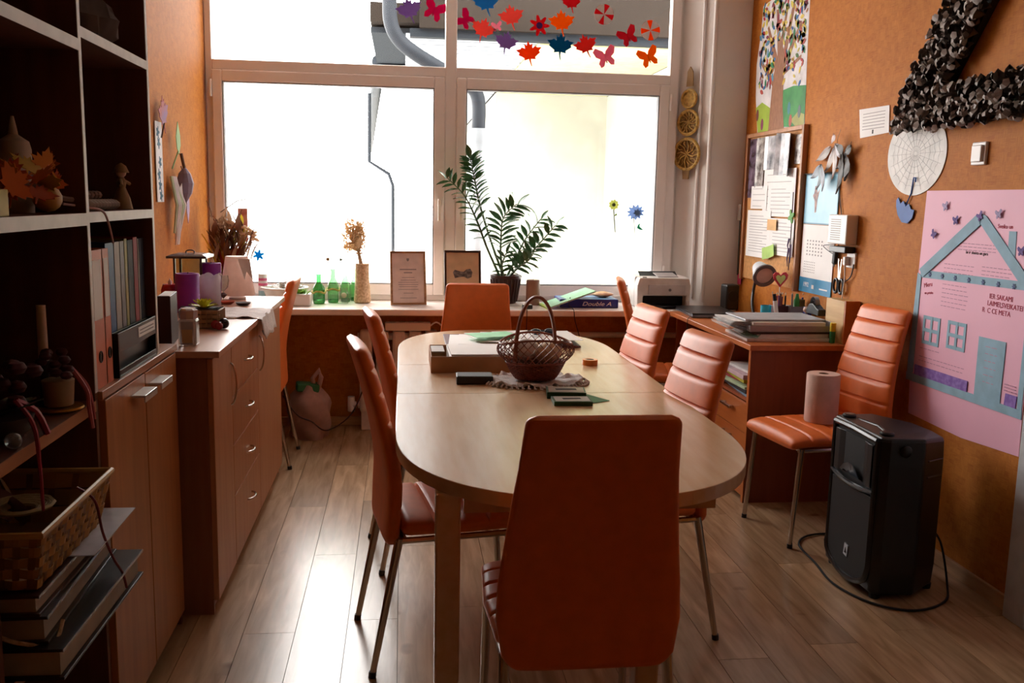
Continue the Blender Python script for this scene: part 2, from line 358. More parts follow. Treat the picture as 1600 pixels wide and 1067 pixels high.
# ------------------------------------------------------------ outside
def outside():
    g = struct(obj('ground', B().box(-30, 30, 6.05, 60, -1.2, -1.0), M('pale_bounce_yard', '#C9C8C4', .9), label='pale yard beyond the window'));  # ground plane added pale to bounce sky light and read as burnt-out white
    w = thing('house_wing', 'pale rendered house wing with eaves seen through the window', 'building', (1.05, 10, -1.0))
    T = Vector((-1.05, -10, 1.0))
    def O(b): 
        for v in b.bm.verts: v.co += T
        return b
    wall = M('cream_render', '#9C9C90', .9, scale=2)
    yel = M('pale_yellow_boards', '#A9A87C', .8)
    b = B(); b.box(2.35, 2.6, 7.4, 10.8, -1, 2.6); b.box(1.05, 2.35, 10.8, 11.0, -1, 2.6); b.box(1.05, 1.3, 11, 30, -1, 2.6)
    obj('wall', O(b), wall, w)
    obj('soffit_board', O(B().box(1.06, 2.34, 7.4, 10.8, 2.6, 2.64)), yel, w)
    y = 7.36
    sm = M('white_soffit_slat', '#8E949A', .6, var=.02)
    while y < 29:
        obj('soffit_slat', O(B().box(.02 if y < 9 else -.25, 1.05, y, y+.15, 2.62, 2.64)), sm, w); y += .2
    obj('soffit_backing', O(B().box(-.25, 1.05, 7.5, 30, 2.66, 2.70)), M('grey_backing', '#2A2E32', .9, spec=0.05), w)
    dk = M('dark_brown_cladding', '#241F1B', .9, spec=0.05, scale=2)
    obj('fascia', O(B().box(0.05, 2.6, 7.25, 7.34, 2.60, 2.66)), M('grey_fascia', '#22262A', .7, spec=0.05), w)
    obj('cladding', O(B().box(0.12, 5.0, 7.2, 7.25, 2.66, 4.2).box(2.2, 5.0, 7.18, 7.25, 2.5, 2.7)), dk, w)
    obj('roof_edge', O(B().box(-.25, 5.0, 7.36, 30, 2.72, 2.86)), dk, w)
    gm = M('zinc_gutter', '#22262B', .6, 0, spec=0.12)
    pts = smoothpath([(-.11, 7.0, 3.4), (-.10, 7.0, 2.83), (-.09, 7.0, 2.65), (-.03, 7.0, 2.53), (.10, 7.0, 2.43), (.34, 7.02, 2.30), (.54, 7.05, 2.18), (.56, 7.05, 1.9)])
    obj('downpipe', O(B().tube(pts, .052, 12)), gm, w, smooth=True)
    obj('gutter', O(B().tube([(-.24, 9.5, 2.72), (-.5, 16, 2.72), (-.95, 27.5, 2.72)], .07, 10)), gm, w, smooth=True)
    obj('downpipe', O(B().tube([(-.42, 12, 2.68), (-.425, 12, 1.84), (-.18, 12, 1.69), (-.13, 12, 1.55), (-.12, 12, -1)], .022, 8)), gm, w, smooth=True)
    obj('downpipe', O(B().tube([(.565, 7.05, 1.92), (.565, 7.05, -1)], .07, 14)), M('white_drainpipe', '#6C7276', .5), w, smooth=True)
    f = thing('far_building', 'washed-out low building across the yard beyond left pane', 'building', (-4.4, 26, -1))
    obj('wall', B().box(-2.5, 2.4, 0, 3, 0, 2.9), M('white_render', '#C4C4C0', .9), f); obj('roof', B().prism([(-2.8, 2.9), (2.7, 2.9), (2.2, 3.8), (-2.3, 3.8)], -.3, 3.3), M('pale_roof', '#B9BDC0', .9), f)
    for k in range(3): obj('window', B().box(-1.7+1.4*k, -1.0+1.4*k, -.03, .02, .9, 2.0), M('pale_pane', '#9AA0A6', .3), f)
outside()

# ------------------------------------------------------------ chairs
def chair():
    t = thing('dining_chair', '', 'chair')
    # backrest
    rings = []; N = 28; z0, z1 = .385, .975; rows = 84
    seams = [.50, .585, .67, .755, .84, .91]
    def half(z):
        pts = [(.385, .165), (.42, .192), (.50, .205), (.58, .202), (.70, .188), (.85, .170), (.975, .160)]
        for (a, wa), (c, wc) in zip(pts, pts[1:]):
            if z <= c: return wa+(wc-wa)*(z-a)/(c-a)
        return .16
    def cy(z):
        t_ = (z-.385)/(.59)
        return -.225-.085*max(0, (t_-.3)/.7)**1.3+.012*math.sin(PI*t_)
    for i in range(rows+1):
        s_ = i/rows; s_ = .5-.5*math.cos(PI*s_) if (i < 6 or i > rows-6) else s_
        z = z0+(z1-z0)*(i/rows)
        edge = min(z-z0, z1-z); r = .022
        k = 1 if edge >= r else math.sqrt(max(0, 1-(1-edge/r)**2))
        hw = half(z)-(0 if edge >= r else (1-k)*.022); th = .022*(.12+.88*k)
        g = 0
        for sz in seams: g = max(g, math.exp(-((z-sz)/.0042)**2))
        ring = []
        for j in range(N):
            a = 2*PI*j/N; ca, sa = math.cos(a), math.sin(a)
            x = hw*math.copysign(abs(ca)**.35, ca); y = th*math.copysign(abs(sa)**.6, sa)
            if sa > .05: y = y*(1-.5*g)+.008*(1-(x/max(hw, .01))**2)*k*(1-g)
            ring.append((x, cy(z)+y, z))
        rings.append(ring)
    obj('backrest', B().loft(rings), LEATHER, t, smooth=True)
    # seat
    rings = []; rows = 60; seams = [-.10, -.02, .06, .14]
    for i in range(rows+1):
        y = -.20+.425*i/rows; edge = min(y+.20, .225-y); r = .024
        k = 1 if edge >= r else math.sqrt(max(0, 1-(1-edge/r)**2))
        hw = (.212-.012*abs(y)/.2)-(1-k)*.02; th = .027*(.15+.85*k); g = 0
        for s_ in seams: g = max(g, math.exp(-((y-s_)/.0045)**2))
        drop = -.012*max(0, (y-.12)/.1)**2; ring = []
        for j in range(N):
            a = 2*PI*j/N; ca, sa = math.cos(a), math.sin(a)
            x = hw*math.copysign(abs(ca)**.35, ca); z = th*math.copysign(abs(sa)**.6, sa)
            if sa > .05: z = z*(1-.4*g)+.006*(1-(x/max(hw, .01))**2)*k*(1-g)
            ring.append((x, y, .445+z+drop))
        rings.append(ring)
    obj('seat', B().loft(rings), LEATHER, t, smooth=True)
    fr = B()
    for sx in (-1, 1): fr.tube([(sx*.185, -.215, .41), (sx*.185, .19, .41)], .010, 8)
    fr.tube([(-.185, .17, .41), (.185, .17, .41)], .010, 8); fr.tube([(-.185, -.19, .41), (.185, -.19, .41)], .010, 8)
    obj('seat_frame', fr, CHROME, t, smooth=True)
    for sx, y0, y1, x1 in ((-1, .175, .205, .19), (1, .175, .205, .19), (-1, -.205, -.285, .195), (1, -.205, -.285, .195)):
        lg = obj('leg', B().tube([(sx*.183, y0, .418), (sx*x1, y1, .012)], .0135, 12, r2=.0095), CHROME, t, smooth=True)
        obj('foot_cap', B().tube([(sx*x1, y1, .018), (sx*(x1+.0005), y1+(.0008 if y1 > 0 else -.002), 0)], .0115, 10), BLACKP, lg, smooth=True)
    return t
proto = chair()
D = math.radians
chairs = [
 ((.405, 2.085, 0), 0, 'orange leather chair at the near head of the table, back to the viewer'),
 ((.165, 2.80, 0), D(-81), 'orange leather chair nearer the viewer on the table\'s left side'),
 ((.18, 3.55, 0), D(-82), 'orange leather chair farther back on the table\'s left side, mostly hidden'),
 ((-.865, 4.90, 0), D(90), 'orange leather chair tucked against the small desk behind the chest of drawers'),
 ((.385, 4.985, 0), D(-1), 'orange leather chair at the window end of the table, back to the table'),
 ((1.515, 5.03, 0), D(-102), 'bright orange leather chair seen edge-on in front of printer and laptop'),
 ((.725, 3.665, 0), D(97), 'orange leather chair on the table\'s right side, farther from viewer'),
 ((.70, 2.87, 0), D(98), 'orange leather chair on the table\'s right side, nearer the viewer'),
 ((1.765, 3.69, 0), D(98), 'orange leather chair against the right wall holding a paper roll')]
for i, (l, r, lb) in enumerate(chairs):
    if i == 0: c = proto; c.location = l; c.rotation_euler = (0, 0, r)
    else: c = dup(proto, l, r)
    c['label'] = lb; c['group'] = 'orange leather chairs'

# ------------------------------------------------------------ table
def table():
    t = thing('oval_table', 'long beech laminate meeting table with rounded ends in the room centre', 'table', (.455, 3.255, 0))
    W2, L2, ry = .475, 1.325, .60
    def outline(n=40):
        pts = []
        for i in range(n+1):
            a = PI*i/n; x = W2*math.copysign(abs(math.cos(a))**.86, math.cos(a)); y = L2-ry+ry*abs(math.sin(a))**.86
            pts.append((x, y))
        return pts
    top = outline(); bot = [(-x, -y) for x, y in top]
    ylo, yhi = -.205, .345
    far = [p for p in top]; far = [(W2, yhi)]+far+[(-W2, yhi)]
    near = [(-W2, ylo)]+bot+[(W2, ylo)]
    g = .0005
    obj('table_top_panel', B().plan([(x, max(y, yhi+g)) for x, y in far], .715, .75), TABLEW, t, bevel=.002)
    obj('table_top_panel', B().plan([(x, min(y, ylo-g)) for x, y in near], .715, .75), TABLEW, t, bevel=.002)
    obj('table_top_panel', B().plan([(-W2, ylo+g), (W2, ylo+g), (W2, yhi-g), (-W2, yhi-g)], .715, .75), TABLEW, t, bevel=.002)
    for sx in (-1, 1):
        for sy in (-1, 1):
            a = B(); x = sx*.348 if sx < 0 else .15; y = sy*1.14; a.box(x-.03, x+.03, y-.03, y+.03, .0, .715)
            obj('leg', a, TABLEW, t, bevel=.006)
    obj('apron', B().box(-.31, .31, -1.15, -1.13, .66, .715).box(-.31, .31, 1.13, 1.15, .66, .715).box(-.357, -.339, -1.11, 1.11, .66, .715), TABLEW, t)
table()

# ------------------------------------------------------------ chest of drawers (left)
def bow(b, c, half, out, vertical=False, r=.0035):
    cx, cy_, cz = c; pts = []
    for i in range(13):
        a = PI*i/12; d = -math.cos(a)*half; o = math.sin(a)*out
        pts.append((cx+o, cy_, cz+d) if vertical else (cx+o, cy_+d, cz))
    b.tube(pts, r, 8)
def chest():
    t = thing('chest_of_drawers', 'waist-high beech chest with four drawers between two doors, left side', 'chest', (-.88, 3.84, 0))
    ox, oy = .88, -3.84
    def Bx(*a): b = B(); a = list(a); b.box(a[0]+ox, a[1]+ox, a[2]+oy, a[3]+oy, a[4], a[5]); return b
    xf = -.61
    obj('top', Bx(LEFTX+.004, -.585, 3.005, 4.68, .878, .9), CHESTT, t, bevel=.002)
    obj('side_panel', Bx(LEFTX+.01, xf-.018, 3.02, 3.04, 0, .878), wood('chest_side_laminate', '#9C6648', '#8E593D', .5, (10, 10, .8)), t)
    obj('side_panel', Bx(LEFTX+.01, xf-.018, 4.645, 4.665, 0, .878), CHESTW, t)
    obj('back_panel', Bx(LEFTX+.006, LEFTX+.01, 3.02, 4.665, .02, .878), CHESTW, t)
    b = Bx(LEFTX+.01, xf-.018, 3.04, 4.645, .04, .06); b.box(xf-.05+ox, xf-.03+ox, 3.04+oy, 4.645+oy, 0, .04); b.box(LEFTX+.01+ox, xf-.02+ox, 3.345+oy, 3.36+oy, .06, .878); b.box(LEFTX+.01+ox, xf-.02+ox, 3.93+oy, 3.945+oy, .06, .878)
    obj('carcass', b, CHESTW, t)
    for y0, y1, hy in ((3.022, 3.348, 3.325), (3.948, 4.662, 3.985)):
        d = obj('door', Bx(xf-.018, xf, y0, y1, .05, .872), CHESTW, t, bevel=.0015)
        h = B(); bow(h, (xf+ox, hy+oy, .73), .075, .02, True); obj('handle', h, CHROME, d, smooth=True)
    zz = [.05, .305, .495, .675, .872]
    for (z0, z1), hz in zip(zip(zz, zz[1:]), (.206, .398, .583, .767)):
        d = obj('drawer', Bx(xf-.018, xf, 3.354, 3.942, z0+.002, z1-.002), CHESTW, t, bevel=.0015)
        h = B(); bow(h, (xf+ox, 3.66+oy, hz), .05, .024, False, .004); obj('handle', h, CHROME, d, smooth=True)
chest()

def small_desk():
    t = thing('side_desk', 'small low cherry desk behind the chest at the left wall', 'desk', (-.92, 5.0, 0))
    obj('top', B().box(-.245, .225, -.30, .30, .735, .76), DESKW, t, bevel=.002)
    obj('side_panel', B().box(-.24, .19, -.29, -.27, 0, .735), DESKV, t); obj('side_panel', B().box(-.24, .19, .27, .29, 0, .735), DESKV, t)
    obj('back_panel', B().box(-.24, -.225, -.27, .27, .3, .735), DESKV, t)
    obj('keyboard_shelf', B().box(-.2, .16, -.26, .26, .64, .655), DESKW, t)
    s = thing('paper_stack', 'loose white sheets on the shelf under the small left desk top', 'paper', (-.86, 4.97, .655))
    for k in range(3): obj('sheet', B().rbox((0.01*k, 0, .002+.004*k), (.21, .297, .003), (0, 0, .15*k-.1)), PAPER, s)
    c = obj('blue_cloth', B().rbox((-.80, 4.84, .492), (.20, .17, .035), (0, 0, .1)), M('blue_grey_cloth', '#6E8FC0', .9, bump=.4, bscale=60), bevel=.012)
    c.name = 'folded_cloth'; tag(c, 'folded blue cloth lying on the chair by the small left desk', 'cloth')
small_desk()

# ------------------------------------------------------------ bookcase (left)
def bookcase():
    t = thing('bookcase', 'tall dark wooden bookcase with pale shelf edges at the left', 'bookcase', (-.94, 2.3, 0))
    ox, oy = .94, -2.3
    def Bx(x0, x1, y0, y1, z0, z1): return B().box(x0+ox, x1+ox, y0+oy, y1+oy, z0, z1)
    xf, xb = -.72, LEFTX+.004
    obj('back_panel', Bx(xb, xb+.006, 1.645, 2.975, 0.01, 2.4), SHELFW, t)
    for y, zt0 in ((1.645, 0), (2.225, 0), (2.785, .93)):
        obj('upright', Bx(xb+.006, xf, y, y+.018, zt0, 2.4), SHELFW, t)
        obj('edge_band', Bx(xf, xf+.002, y, y+.018, max(zt0, .93), 2.4), SHELFE if y > 2 else SHELFW, t)
    def shelf(y0, y1, z, th, m, nm='shelf', x=xf):
        s = obj(nm, Bx(xb+.006, x, y0, y1, z-th, z), SHELFW, t)
        obj('edge_band', Bx(x, x+.002, y0, y1, z-th, z), m, s)
    EW = wood('brown_edge_band', '#B07040', '#A06236', .45, (10, 1, 10))
    shelf(1.663, 2.225, 1.350, .028, SHELFE); shelf(2.243, 2.785, 1.352, .024, SHELFE)
    shelf(1.663, 2.225, 1.735, .026, SHELFE); shelf(2.243, 2.785, 1.765, .024, SHELFE)
    shelf(1.663, 2.225, .912, .026, EW); shelf(1.663, 2.225, .49, .022, EW); shelf(1.663, 2.225, .10, .022, EW)
    obj('top', Bx(xb, xf, 1.645, 2.803, 2.4, 2.42), SHELFW, t)
    obj('upright', Bx(xb+.006, xf, 2.955, 2.973, 0, .91), SHELFW, t)
    led = wood('cabinet_ledge', '#B98058', '#A8704A', .35, (10, 1, 10))
    obj('cabinet_top', Bx(xb+.006, xf+.012, 2.243, 2.975, .91, .93), led, t, bevel=.001)
    obj('plinth', Bx(xf-.05, xf-.03, 2.243, 2.955, 0, .06), SHELFW, t)
    for y0, y1, hy in ((2.262, 2.603, 2.53), (2.609, 2.955, 2.70)):
        d = obj('cabinet_door', Bx(xf-.006, xf+.012, y0, y1, .05, .905), DOORW, t, bevel=.0015)
        h = B(); h.rbox((xf+.030+ox, hy+oy, .868), (.036, .12, .006)); h.rbox((xf+.046+ox, hy+oy, .861), (.004, .12, .018))
        obj('handle', h, M('pale_metal_pull', '#E6E4E2', .3, .3), d, bevel=.001)
bookcase()

def binder(y0, y1, z1, m, label, lab=None, group='binders in the bookcase', x=-.745, name='ring_binder', z0=.93, depth=.27):
    t = thing(name, label, 'binder' if name == 'ring_binder' else 'folder', (x, (y0+y1)/2, z0), 0, group); w = y1-y0; h = z1-z0
    b = B(); b.box(-.003, 0, -w/2, w/2, 0, h); b.box(-depth, 0, -w/2, -w/2+.002, 0, h); b.box(-depth, 0, w/2-.002, w/2, 0, h)
    obj('cover', b, m, t)
    obj('pages', B().box(-depth+.01, -.006, -w/2+.003, w/2-.003, .004, h-.012), PAPER, t)
    if lab: obj('spine_label', B().box(0, .0008, -w*.36, w*.36, h*.50, h*.93), PAPER, t)
    if name == 'ring_binder' and w > .04:
        k = B().tube([(.001, .011*math.cos(a), .075+.013*math.sin(a)) for a in [2*PI*i/14 for i in range(14)]], .002, 6, True); k.ball((-.0005, 0, .075), .01, (.12, 1, 1))
        obj('finger_ring', k, MATBLK, t, smooth=True)
OR = M('orange_card', '#D4612F', .5); RD = M('red_card', '#A3161C', .5); BL = M('blue_card', '#23508F', .5); GY = M('grey_card', '#7E7672', .5); LG = M('beige_card', '#A5988C', .5)
YL = M('yellow_card', '#A8961F', .5); BK = M('black_card', '#17141A', .6); NV = M('navy_card', '#1B2E4A', .6)
def binders():
    binder(2.250, 2.335, 1.262, M('salmon_card', '#D9704A', .5), 'wide salmon binder with white spine label, first by the bookcase divider', True, x=-.724)
    binder(2.338, 2.385, 1.262, OR, 'narrow red-orange binder beside the wide salmon binder', True, x=-.724)
    binder(2.430, 2.500, 1.27, BL, 'blue binder between the orange binder and grey folders')
    binder(2.503, 2.550, 1.27, LG, 'beige folder standing just right of the blue binder', name='document_folder')
    binder(2.553, 2.590, 1.27, GY, 'grey folder between beige and yellow folders', name='document_folder')
    binder(2.593, 2.618, 1.275, YL, 'mustard yellow folder in the bookcase row', name='document_folder')
    binder(2.621, 2.672, 1.27, BK, 'black binder between the yellow folder and the red one')
    binder(2.675, 2.715, 1.275, RD, 'dark red binder near the bookcase\'s right upright')
    binder(2.718, 2.732, 1.27, LG, 'thin pale folder right of the dark red binder', name='document_folder')
    binder(2.735, 2.778, 1.27, NV, 'navy binder at the right end of the row')
    t = thing('magazine_holder', 'black open-front tray with a white label below the binders', 'tray', (-.715, 2.585, .93))
    b = B(); b.box(-.025, .0, -.18, -.174, .0, .115).box(-.025, .0, .174, .18, 0, .115).box(-.025, 0, -.174, .174, 0, .006).box(-.003, 0, -.174, .174, .065, .115).box(-.003, 0, -.174, .174, .006, .02)
    b.box(-.024, -.020, -.174, .174, .006, .112)
    obj('body', b, M('black_tray_plastic', '#101014', .3), t, bevel=.001)
    l = obj('label_strip', B().box(0, .001, .0, .165, .078, .106), PAPER, t)
    for k in range(2): obj('print_line', B().box(.001, .0014, .012, .15, .086+.009*k, .089+.009*k), GREYINK, l)
binders()

# ------------------------------------------------------------ right desk
def desk():
    t = thing('desk', 'cherry desk along the right wall with drawers at its near end', 'desk', (1.85, 4.65, 0))
    ox, oy = -1.85, -4.65
    def Bx(x0, x1, y0, y1, z0, z1): return B().box(x0+ox, x1+ox, y0+oy, y1+oy, z0, z1)
    obj('desk_top', Bx(1.585, WALLX-.004, 4.02, 5.325, .735, .76), DESKW, t, bevel=.002)
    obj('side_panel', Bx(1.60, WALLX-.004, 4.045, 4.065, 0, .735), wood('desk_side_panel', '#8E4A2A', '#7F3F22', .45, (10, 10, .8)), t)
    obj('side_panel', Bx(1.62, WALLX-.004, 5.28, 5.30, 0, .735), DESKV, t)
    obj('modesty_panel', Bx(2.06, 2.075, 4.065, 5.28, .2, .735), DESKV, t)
    obj('edge_strip', Bx(1.598, 1.60, 4.043, 4.067, 0, .735), DESKW, t)
    # pedestal with open compartment and drawers
    b = Bx(1.605, 2.05, 4.50, 4.518, .02, .735); b.box(1.62+ox, 2.05+ox, 4.065+oy, 4.50+oy, .475, .49); b.box(1.63+ox, 2.05+ox, 4.065+oy, 4.50+oy, .02, .035)
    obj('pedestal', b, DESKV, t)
    for z0, z1 in ((.335, .472), (.185, .331), (.03, .181)):
        d = obj('drawer', Bx(1.60, 1.618, 4.068, 4.515, z0, z1), DESKW, t, bevel=.0015)
        hz = z1-.045
        h = B(); h.rbox((1.578+ox, 4.285+oy, hz), (.012, .13, .014)); h.rbox((1.589+ox, 4.235+oy, hz), (.022, .012, .012)); h.rbox((1.589+ox, 4.335+oy, hz), (.022, .012, .012))
        if z0 > .1: obj('handle', h, CHROME, d, bevel=.003)
        else: h.bm.free()
    obj('cross_shelf', Bx(1.75, 2.06, 4.518, 5.28, .30, .318), DESKW, t)
    # papers in open compartment
    cols = [('#EFEDEC', 'white'), ('#D9BFC8', 'pink-white'), ('#C9C52E', 'yellow-green'), ('#B03A3E', 'red'), ('#BFD8B4', 'pale green'), ('#3C3A40', 'black'), ('#8FB7D8', 'light blue')]
    z = .49
    for i, (c, n) in enumerate(reversed(cols)):
        h = (.014, .02, .012, .012, .016, .022, .012)[i]
        o = obj('document_folder', B().rbox((1.79-.014*(i % 3), 4.285+.01*((i*2) % 3), z+h/2), (.30, .36-.03*(i % 3), h), (0, 0, .05*((i % 4)-1.5))), M('folder_'+n, c, .6), bevel=.001)
        tag(o, n+' folder in the stack inside the desk\'s open compartment', 'folder', 'folders in the desk compartment'); z += h+.002
desk()

# ------------------------------------------------------------ flat paper on walls
def maple():
    r = [(0, 1), (.13, .68), (.30, .80), (.27, .45), (.50, .60), (.60, .48), (.95, .45), (.72, .22), (.80, .10), (.40, -.18), (.42, -.34), (.07, -.28), (.05, -.45), (.10, -.8)]
    l = [(-x, z) for x, z in r[1:-1]]; return r+[(.04, -.8)]+list(reversed(l))
def butterfly():
    r = [(0, .25), (.12, .50), (.6, .85), (.85, .62), (.7, .2), (.42, .0), (.6, -.3), (.5, -.62), (.25, -.55), (.06, -.2), (0, -.42)]
    return r+[(-x, z) for x, z in reversed(r[1:-1])]
def flower(n=7, a=.74, c=.26): return [((a+c*math.cos(n*t))*math.cos(t), (a+c*math.cos(n*t))*math.sin(t)) for t in [2*PI*i/(n*8) for i in range(n*8)]]
def disc(n=32): return [(math.cos(2*PI*i/n), math.sin(2*PI*i/n)) for i in range(n)]
def xf(poly, s, rot=0, ox=0, oz=0, sx=1):
    c, d = math.cos(rot), math.sin(rot); return [((x*sx*c-z*d)*s+ox, (x*sx*d+z*c)*s+oz) for x, z in poly]

# window stickers (flat paper on the inside of the panes)
def stickers():
    y = WINY-.0015
    mk = lambda n, h: thin('paper_'+n, h, .35)
    L = [('maple', 'lilac', '#8E6FA8', .040, 2.51, .075, .3, 'lilac paper maple leaf, leftmost on the upper left pane'),
         ('butterfly', 'magenta', '#C71560', .185, 2.52, .072, -.4, 'magenta paper butterfly at the upper left pane\'s right edge'),
         ('butterfly', 'magenta', '#C71560', .378, 2.475, .06, .9, 'magenta paper butterfly beside the mullion on the upper right pane'),
         ('maple', 'blue', '#2E83B8', .505, 2.575, .078, .2, 'light blue paper maple leaf at the top of the upper right pane'),
         ('maple', 'coral', '#E8675C', .480, 2.415, .072, -.3, 'coral paper maple leaf below the light blue leaf'),
         ('maple', 'coral', '#E8675C', .660, 2.495, .074, .2, 'coral paper maple leaf right of the light blue leaf'),
         ('butterfly', 'pink', '#F0A0B4', .570, 2.443, .034, .2, 'small pink paper butterfly between two coral leaves'),
         ('maple', 'lilac', '#8E6FA8', .625, 2.345, .068, -.2, 'lilac paper maple leaf beneath the small pink butterfly'),
         ('maple', 'orange', '#F0560A', .775, 2.285, .072, .15, 'orange paper maple leaf at the lower edge, left of the dark blue leaf'),
         ('flower', 'red', '#D3202C', .832, 2.462, .055, 0, 'red paper flower with dark centre on the upper right pane'),
         ('maple', 'amber', '#F07A10', .972, 2.475, .076, .1, 'amber orange paper maple leaf right of the red flower'),
         ('maple', 'darkblue', '#0E5E88', .965, 2.335, .076, -.05, 'dark blue paper maple leaf below the amber one'),
         ('maple', 'red2', '#D83A34', 1.13, 2.345, .070, .35, 'red paper maple leaf right of the dark blue leaf'),
         ('butterfly', 'rose', '#E58098', 1.255, 2.285, .072, .3, 'rose paper butterfly low on the upper right pane'),
         ('candy', 'red', '#D3202C', 1.235, 2.545, .052, 0, 'red and white swirled paper candy'),
         ('butterfly', 'crimson', '#C8283C', 1.395, 2.415, .066, .5, 'crimson paper butterfly left of the orange swirled candy'),
         ('candy', 'orange', '#F0560A', 1.533, 2.462, .052, .4, 'orange and white swirled paper candy'),
         ('butterfly', 'amber', '#F07A10', 1.53, 2.295, .070, .4, 'orange paper butterfly in the pane\'s lower right corner'),
         ('maple', 'red', '#D3202C', 1.03, 2.60, .06, .1, 'red paper leaf partly out of frame above the amber leaf')]
    for kind, n, h, x, z, s, rot, lab in L:
        s *= 1.18
        m = mk(n, h)
        if kind == 'maple': b = B().prism(xf(maple(), s, rot), -.0008, 0)
        elif kind == 'butterfly': b = B().prism(xf(butterfly(), s, rot), -.0008, 0)
        elif kind == 'flower': b = B().prism(xf(flower(), s, rot), -.0008, 0)
        else: b = B().prism(xf(disc(), s, rot), -.0008, 0)
        o = obj({'maple': 'paper_leaf', 'butterfly': 'paper_butterfly', 'flower': 'paper_flower', 'candy': 'paper_candy'}[kind], b, m, loc=(x, y, z))
        tag(o, lab, 'sticker', 'paper cutouts on the upper window panes')
        if kind == 'flower': obj('centre', B().prism(xf(disc(), s*.3), -.0016, -.0008), thin('paper_violet', '#5A3C90', .1), o)
        if kind == 'candy':
            b = B()
            for k in range(4):
                a = rot+k*PI/2; b.prism([(0, 0)]+[(s*math.cos(a+q*.14+.3*math.sin(q*.4)), s*math.sin(a+q*.14+.3*math.sin(q*.4))) for q in range(6)], -.0016, -.0008)
            obj('white_swirl', b, thin('paper_white', '#F5F2F2', .3), o)
        if kind == 'butterfly':
            b = B(); b.prism(xf([(-.05, -.35), (.05, -.35), (.04, .3), (-.04, .3)], s, rot), -.002, -.0008); obj('body', b, m, o)
    # flowers on the lower panes
    f = thing('paper_flower', 'pale yellow paper flower on a long stem stuck low on the right pane', 'sticker', (1.34, y, 1.38), 0, 'paper flowers on the lower panes')
    obj('blossom', B().prism(xf(flower(9, .9, .1), .034), -.001, 0), thin('paper_paleyellow', '#D9DE9A', .5), f)
    obj('centre', B().prism(xf(disc(16), .012), -.002, -.001), thin('paper_moss', '#96A676', .4), f)
    obj('stem', B().prism([(-.004, -.03), (.004, -.03), (.019, -.175), (.012, -.175)], -.001, 0), thin('paper_greygreen', '#A4B2AC', .4), f)
    obj('leaf', B().prism(xf([(0, 0), (.4, .8), (.9, .3), (.3, -.1)], .022, 0, .006, -.07), -.001, 0), thin('paper_moss', '#96A676', .4), f)
    f = thing('paper_flower', 'pale blue ruffled paper flower near the lower right pane corner', 'sticker', (1.485, y, 1.335), 0, 'paper flowers on the lower panes')
    obj('blossom', B().prism(xf(flower(11, .85, .15), .05, .2, 0, 0, 1.15), -.001, 0), thin('paper_paleblue', '#A9C2E6', .5), f)
    obj('petal', B().prism(xf(flower(7, .8, .2), .028, .6, .012, -.004), -.002, -.001), thin('paper_steelblue', '#86A4D0', .45), f)
    obj('stem', B().prism([(-.014, -.03), (-.009, -.03), (.004, -.15), (0, -.15)], -.001, 0), thin('paper_greygreen', '#A4B2AC', .4), f)
    obj('leaf', B().prism(xf([(0, 0), (.2, .6), (.6, .9), (.5, .3), (1.3, -.4), (.5, -.3)], .035, 0, .012, -.10), -.001, 0), thin('paper_teal', '#4EAE90', .4), f)
    o = obj('paper_flower', B().prism(xf(flower(6, .75, .25), .036, .3), -.001, 0), thin('paper_skyblue', '#189FDC', .35), loc=(-.885, y, 1.03)); tag(o, 'bright blue paper star flower low on the left pane', 'sticker', 'paper flowers on the lower panes')
    o = obj('paper_flower', B().prism(xf(flower(6, .8, .2), .014), -.001, 0), thin('paper_brown', '#9A6E48', .1), loc=(-.465, y, 1.01)); tag(o, 'tiny brown paper blossom low on the left pane above the bottles', 'sticker', 'paper flowers on the lower panes')
    o = obj('paper_flower', B().prism(xf(flower(5, .7, .3), .016), -.001, 0), thin('paper_grey', '#6E7A76', .1), loc=(-.385, y, 1.008)); tag(o, 'tiny grey-green paper blossom low on the left pane above the bottles', 'sticker', 'paper flowers on the lower panes')
stickers()

# ---- right wall helpers: local X runs towards the viewer (-Y world), local -Y into the room
def RW(y, z, d=0.0): return dict(loc=(WALLX-d, y, z), rotz=-PI/2)
def uv(pts, y0, z0): return [(y0-y, z-z0) for y, z in pts]
def wallthing(name, label, cat, y, z, d=0, group=None):
    return thing(name, label, cat, (WALLX-d, y, z), -PI/2, group)

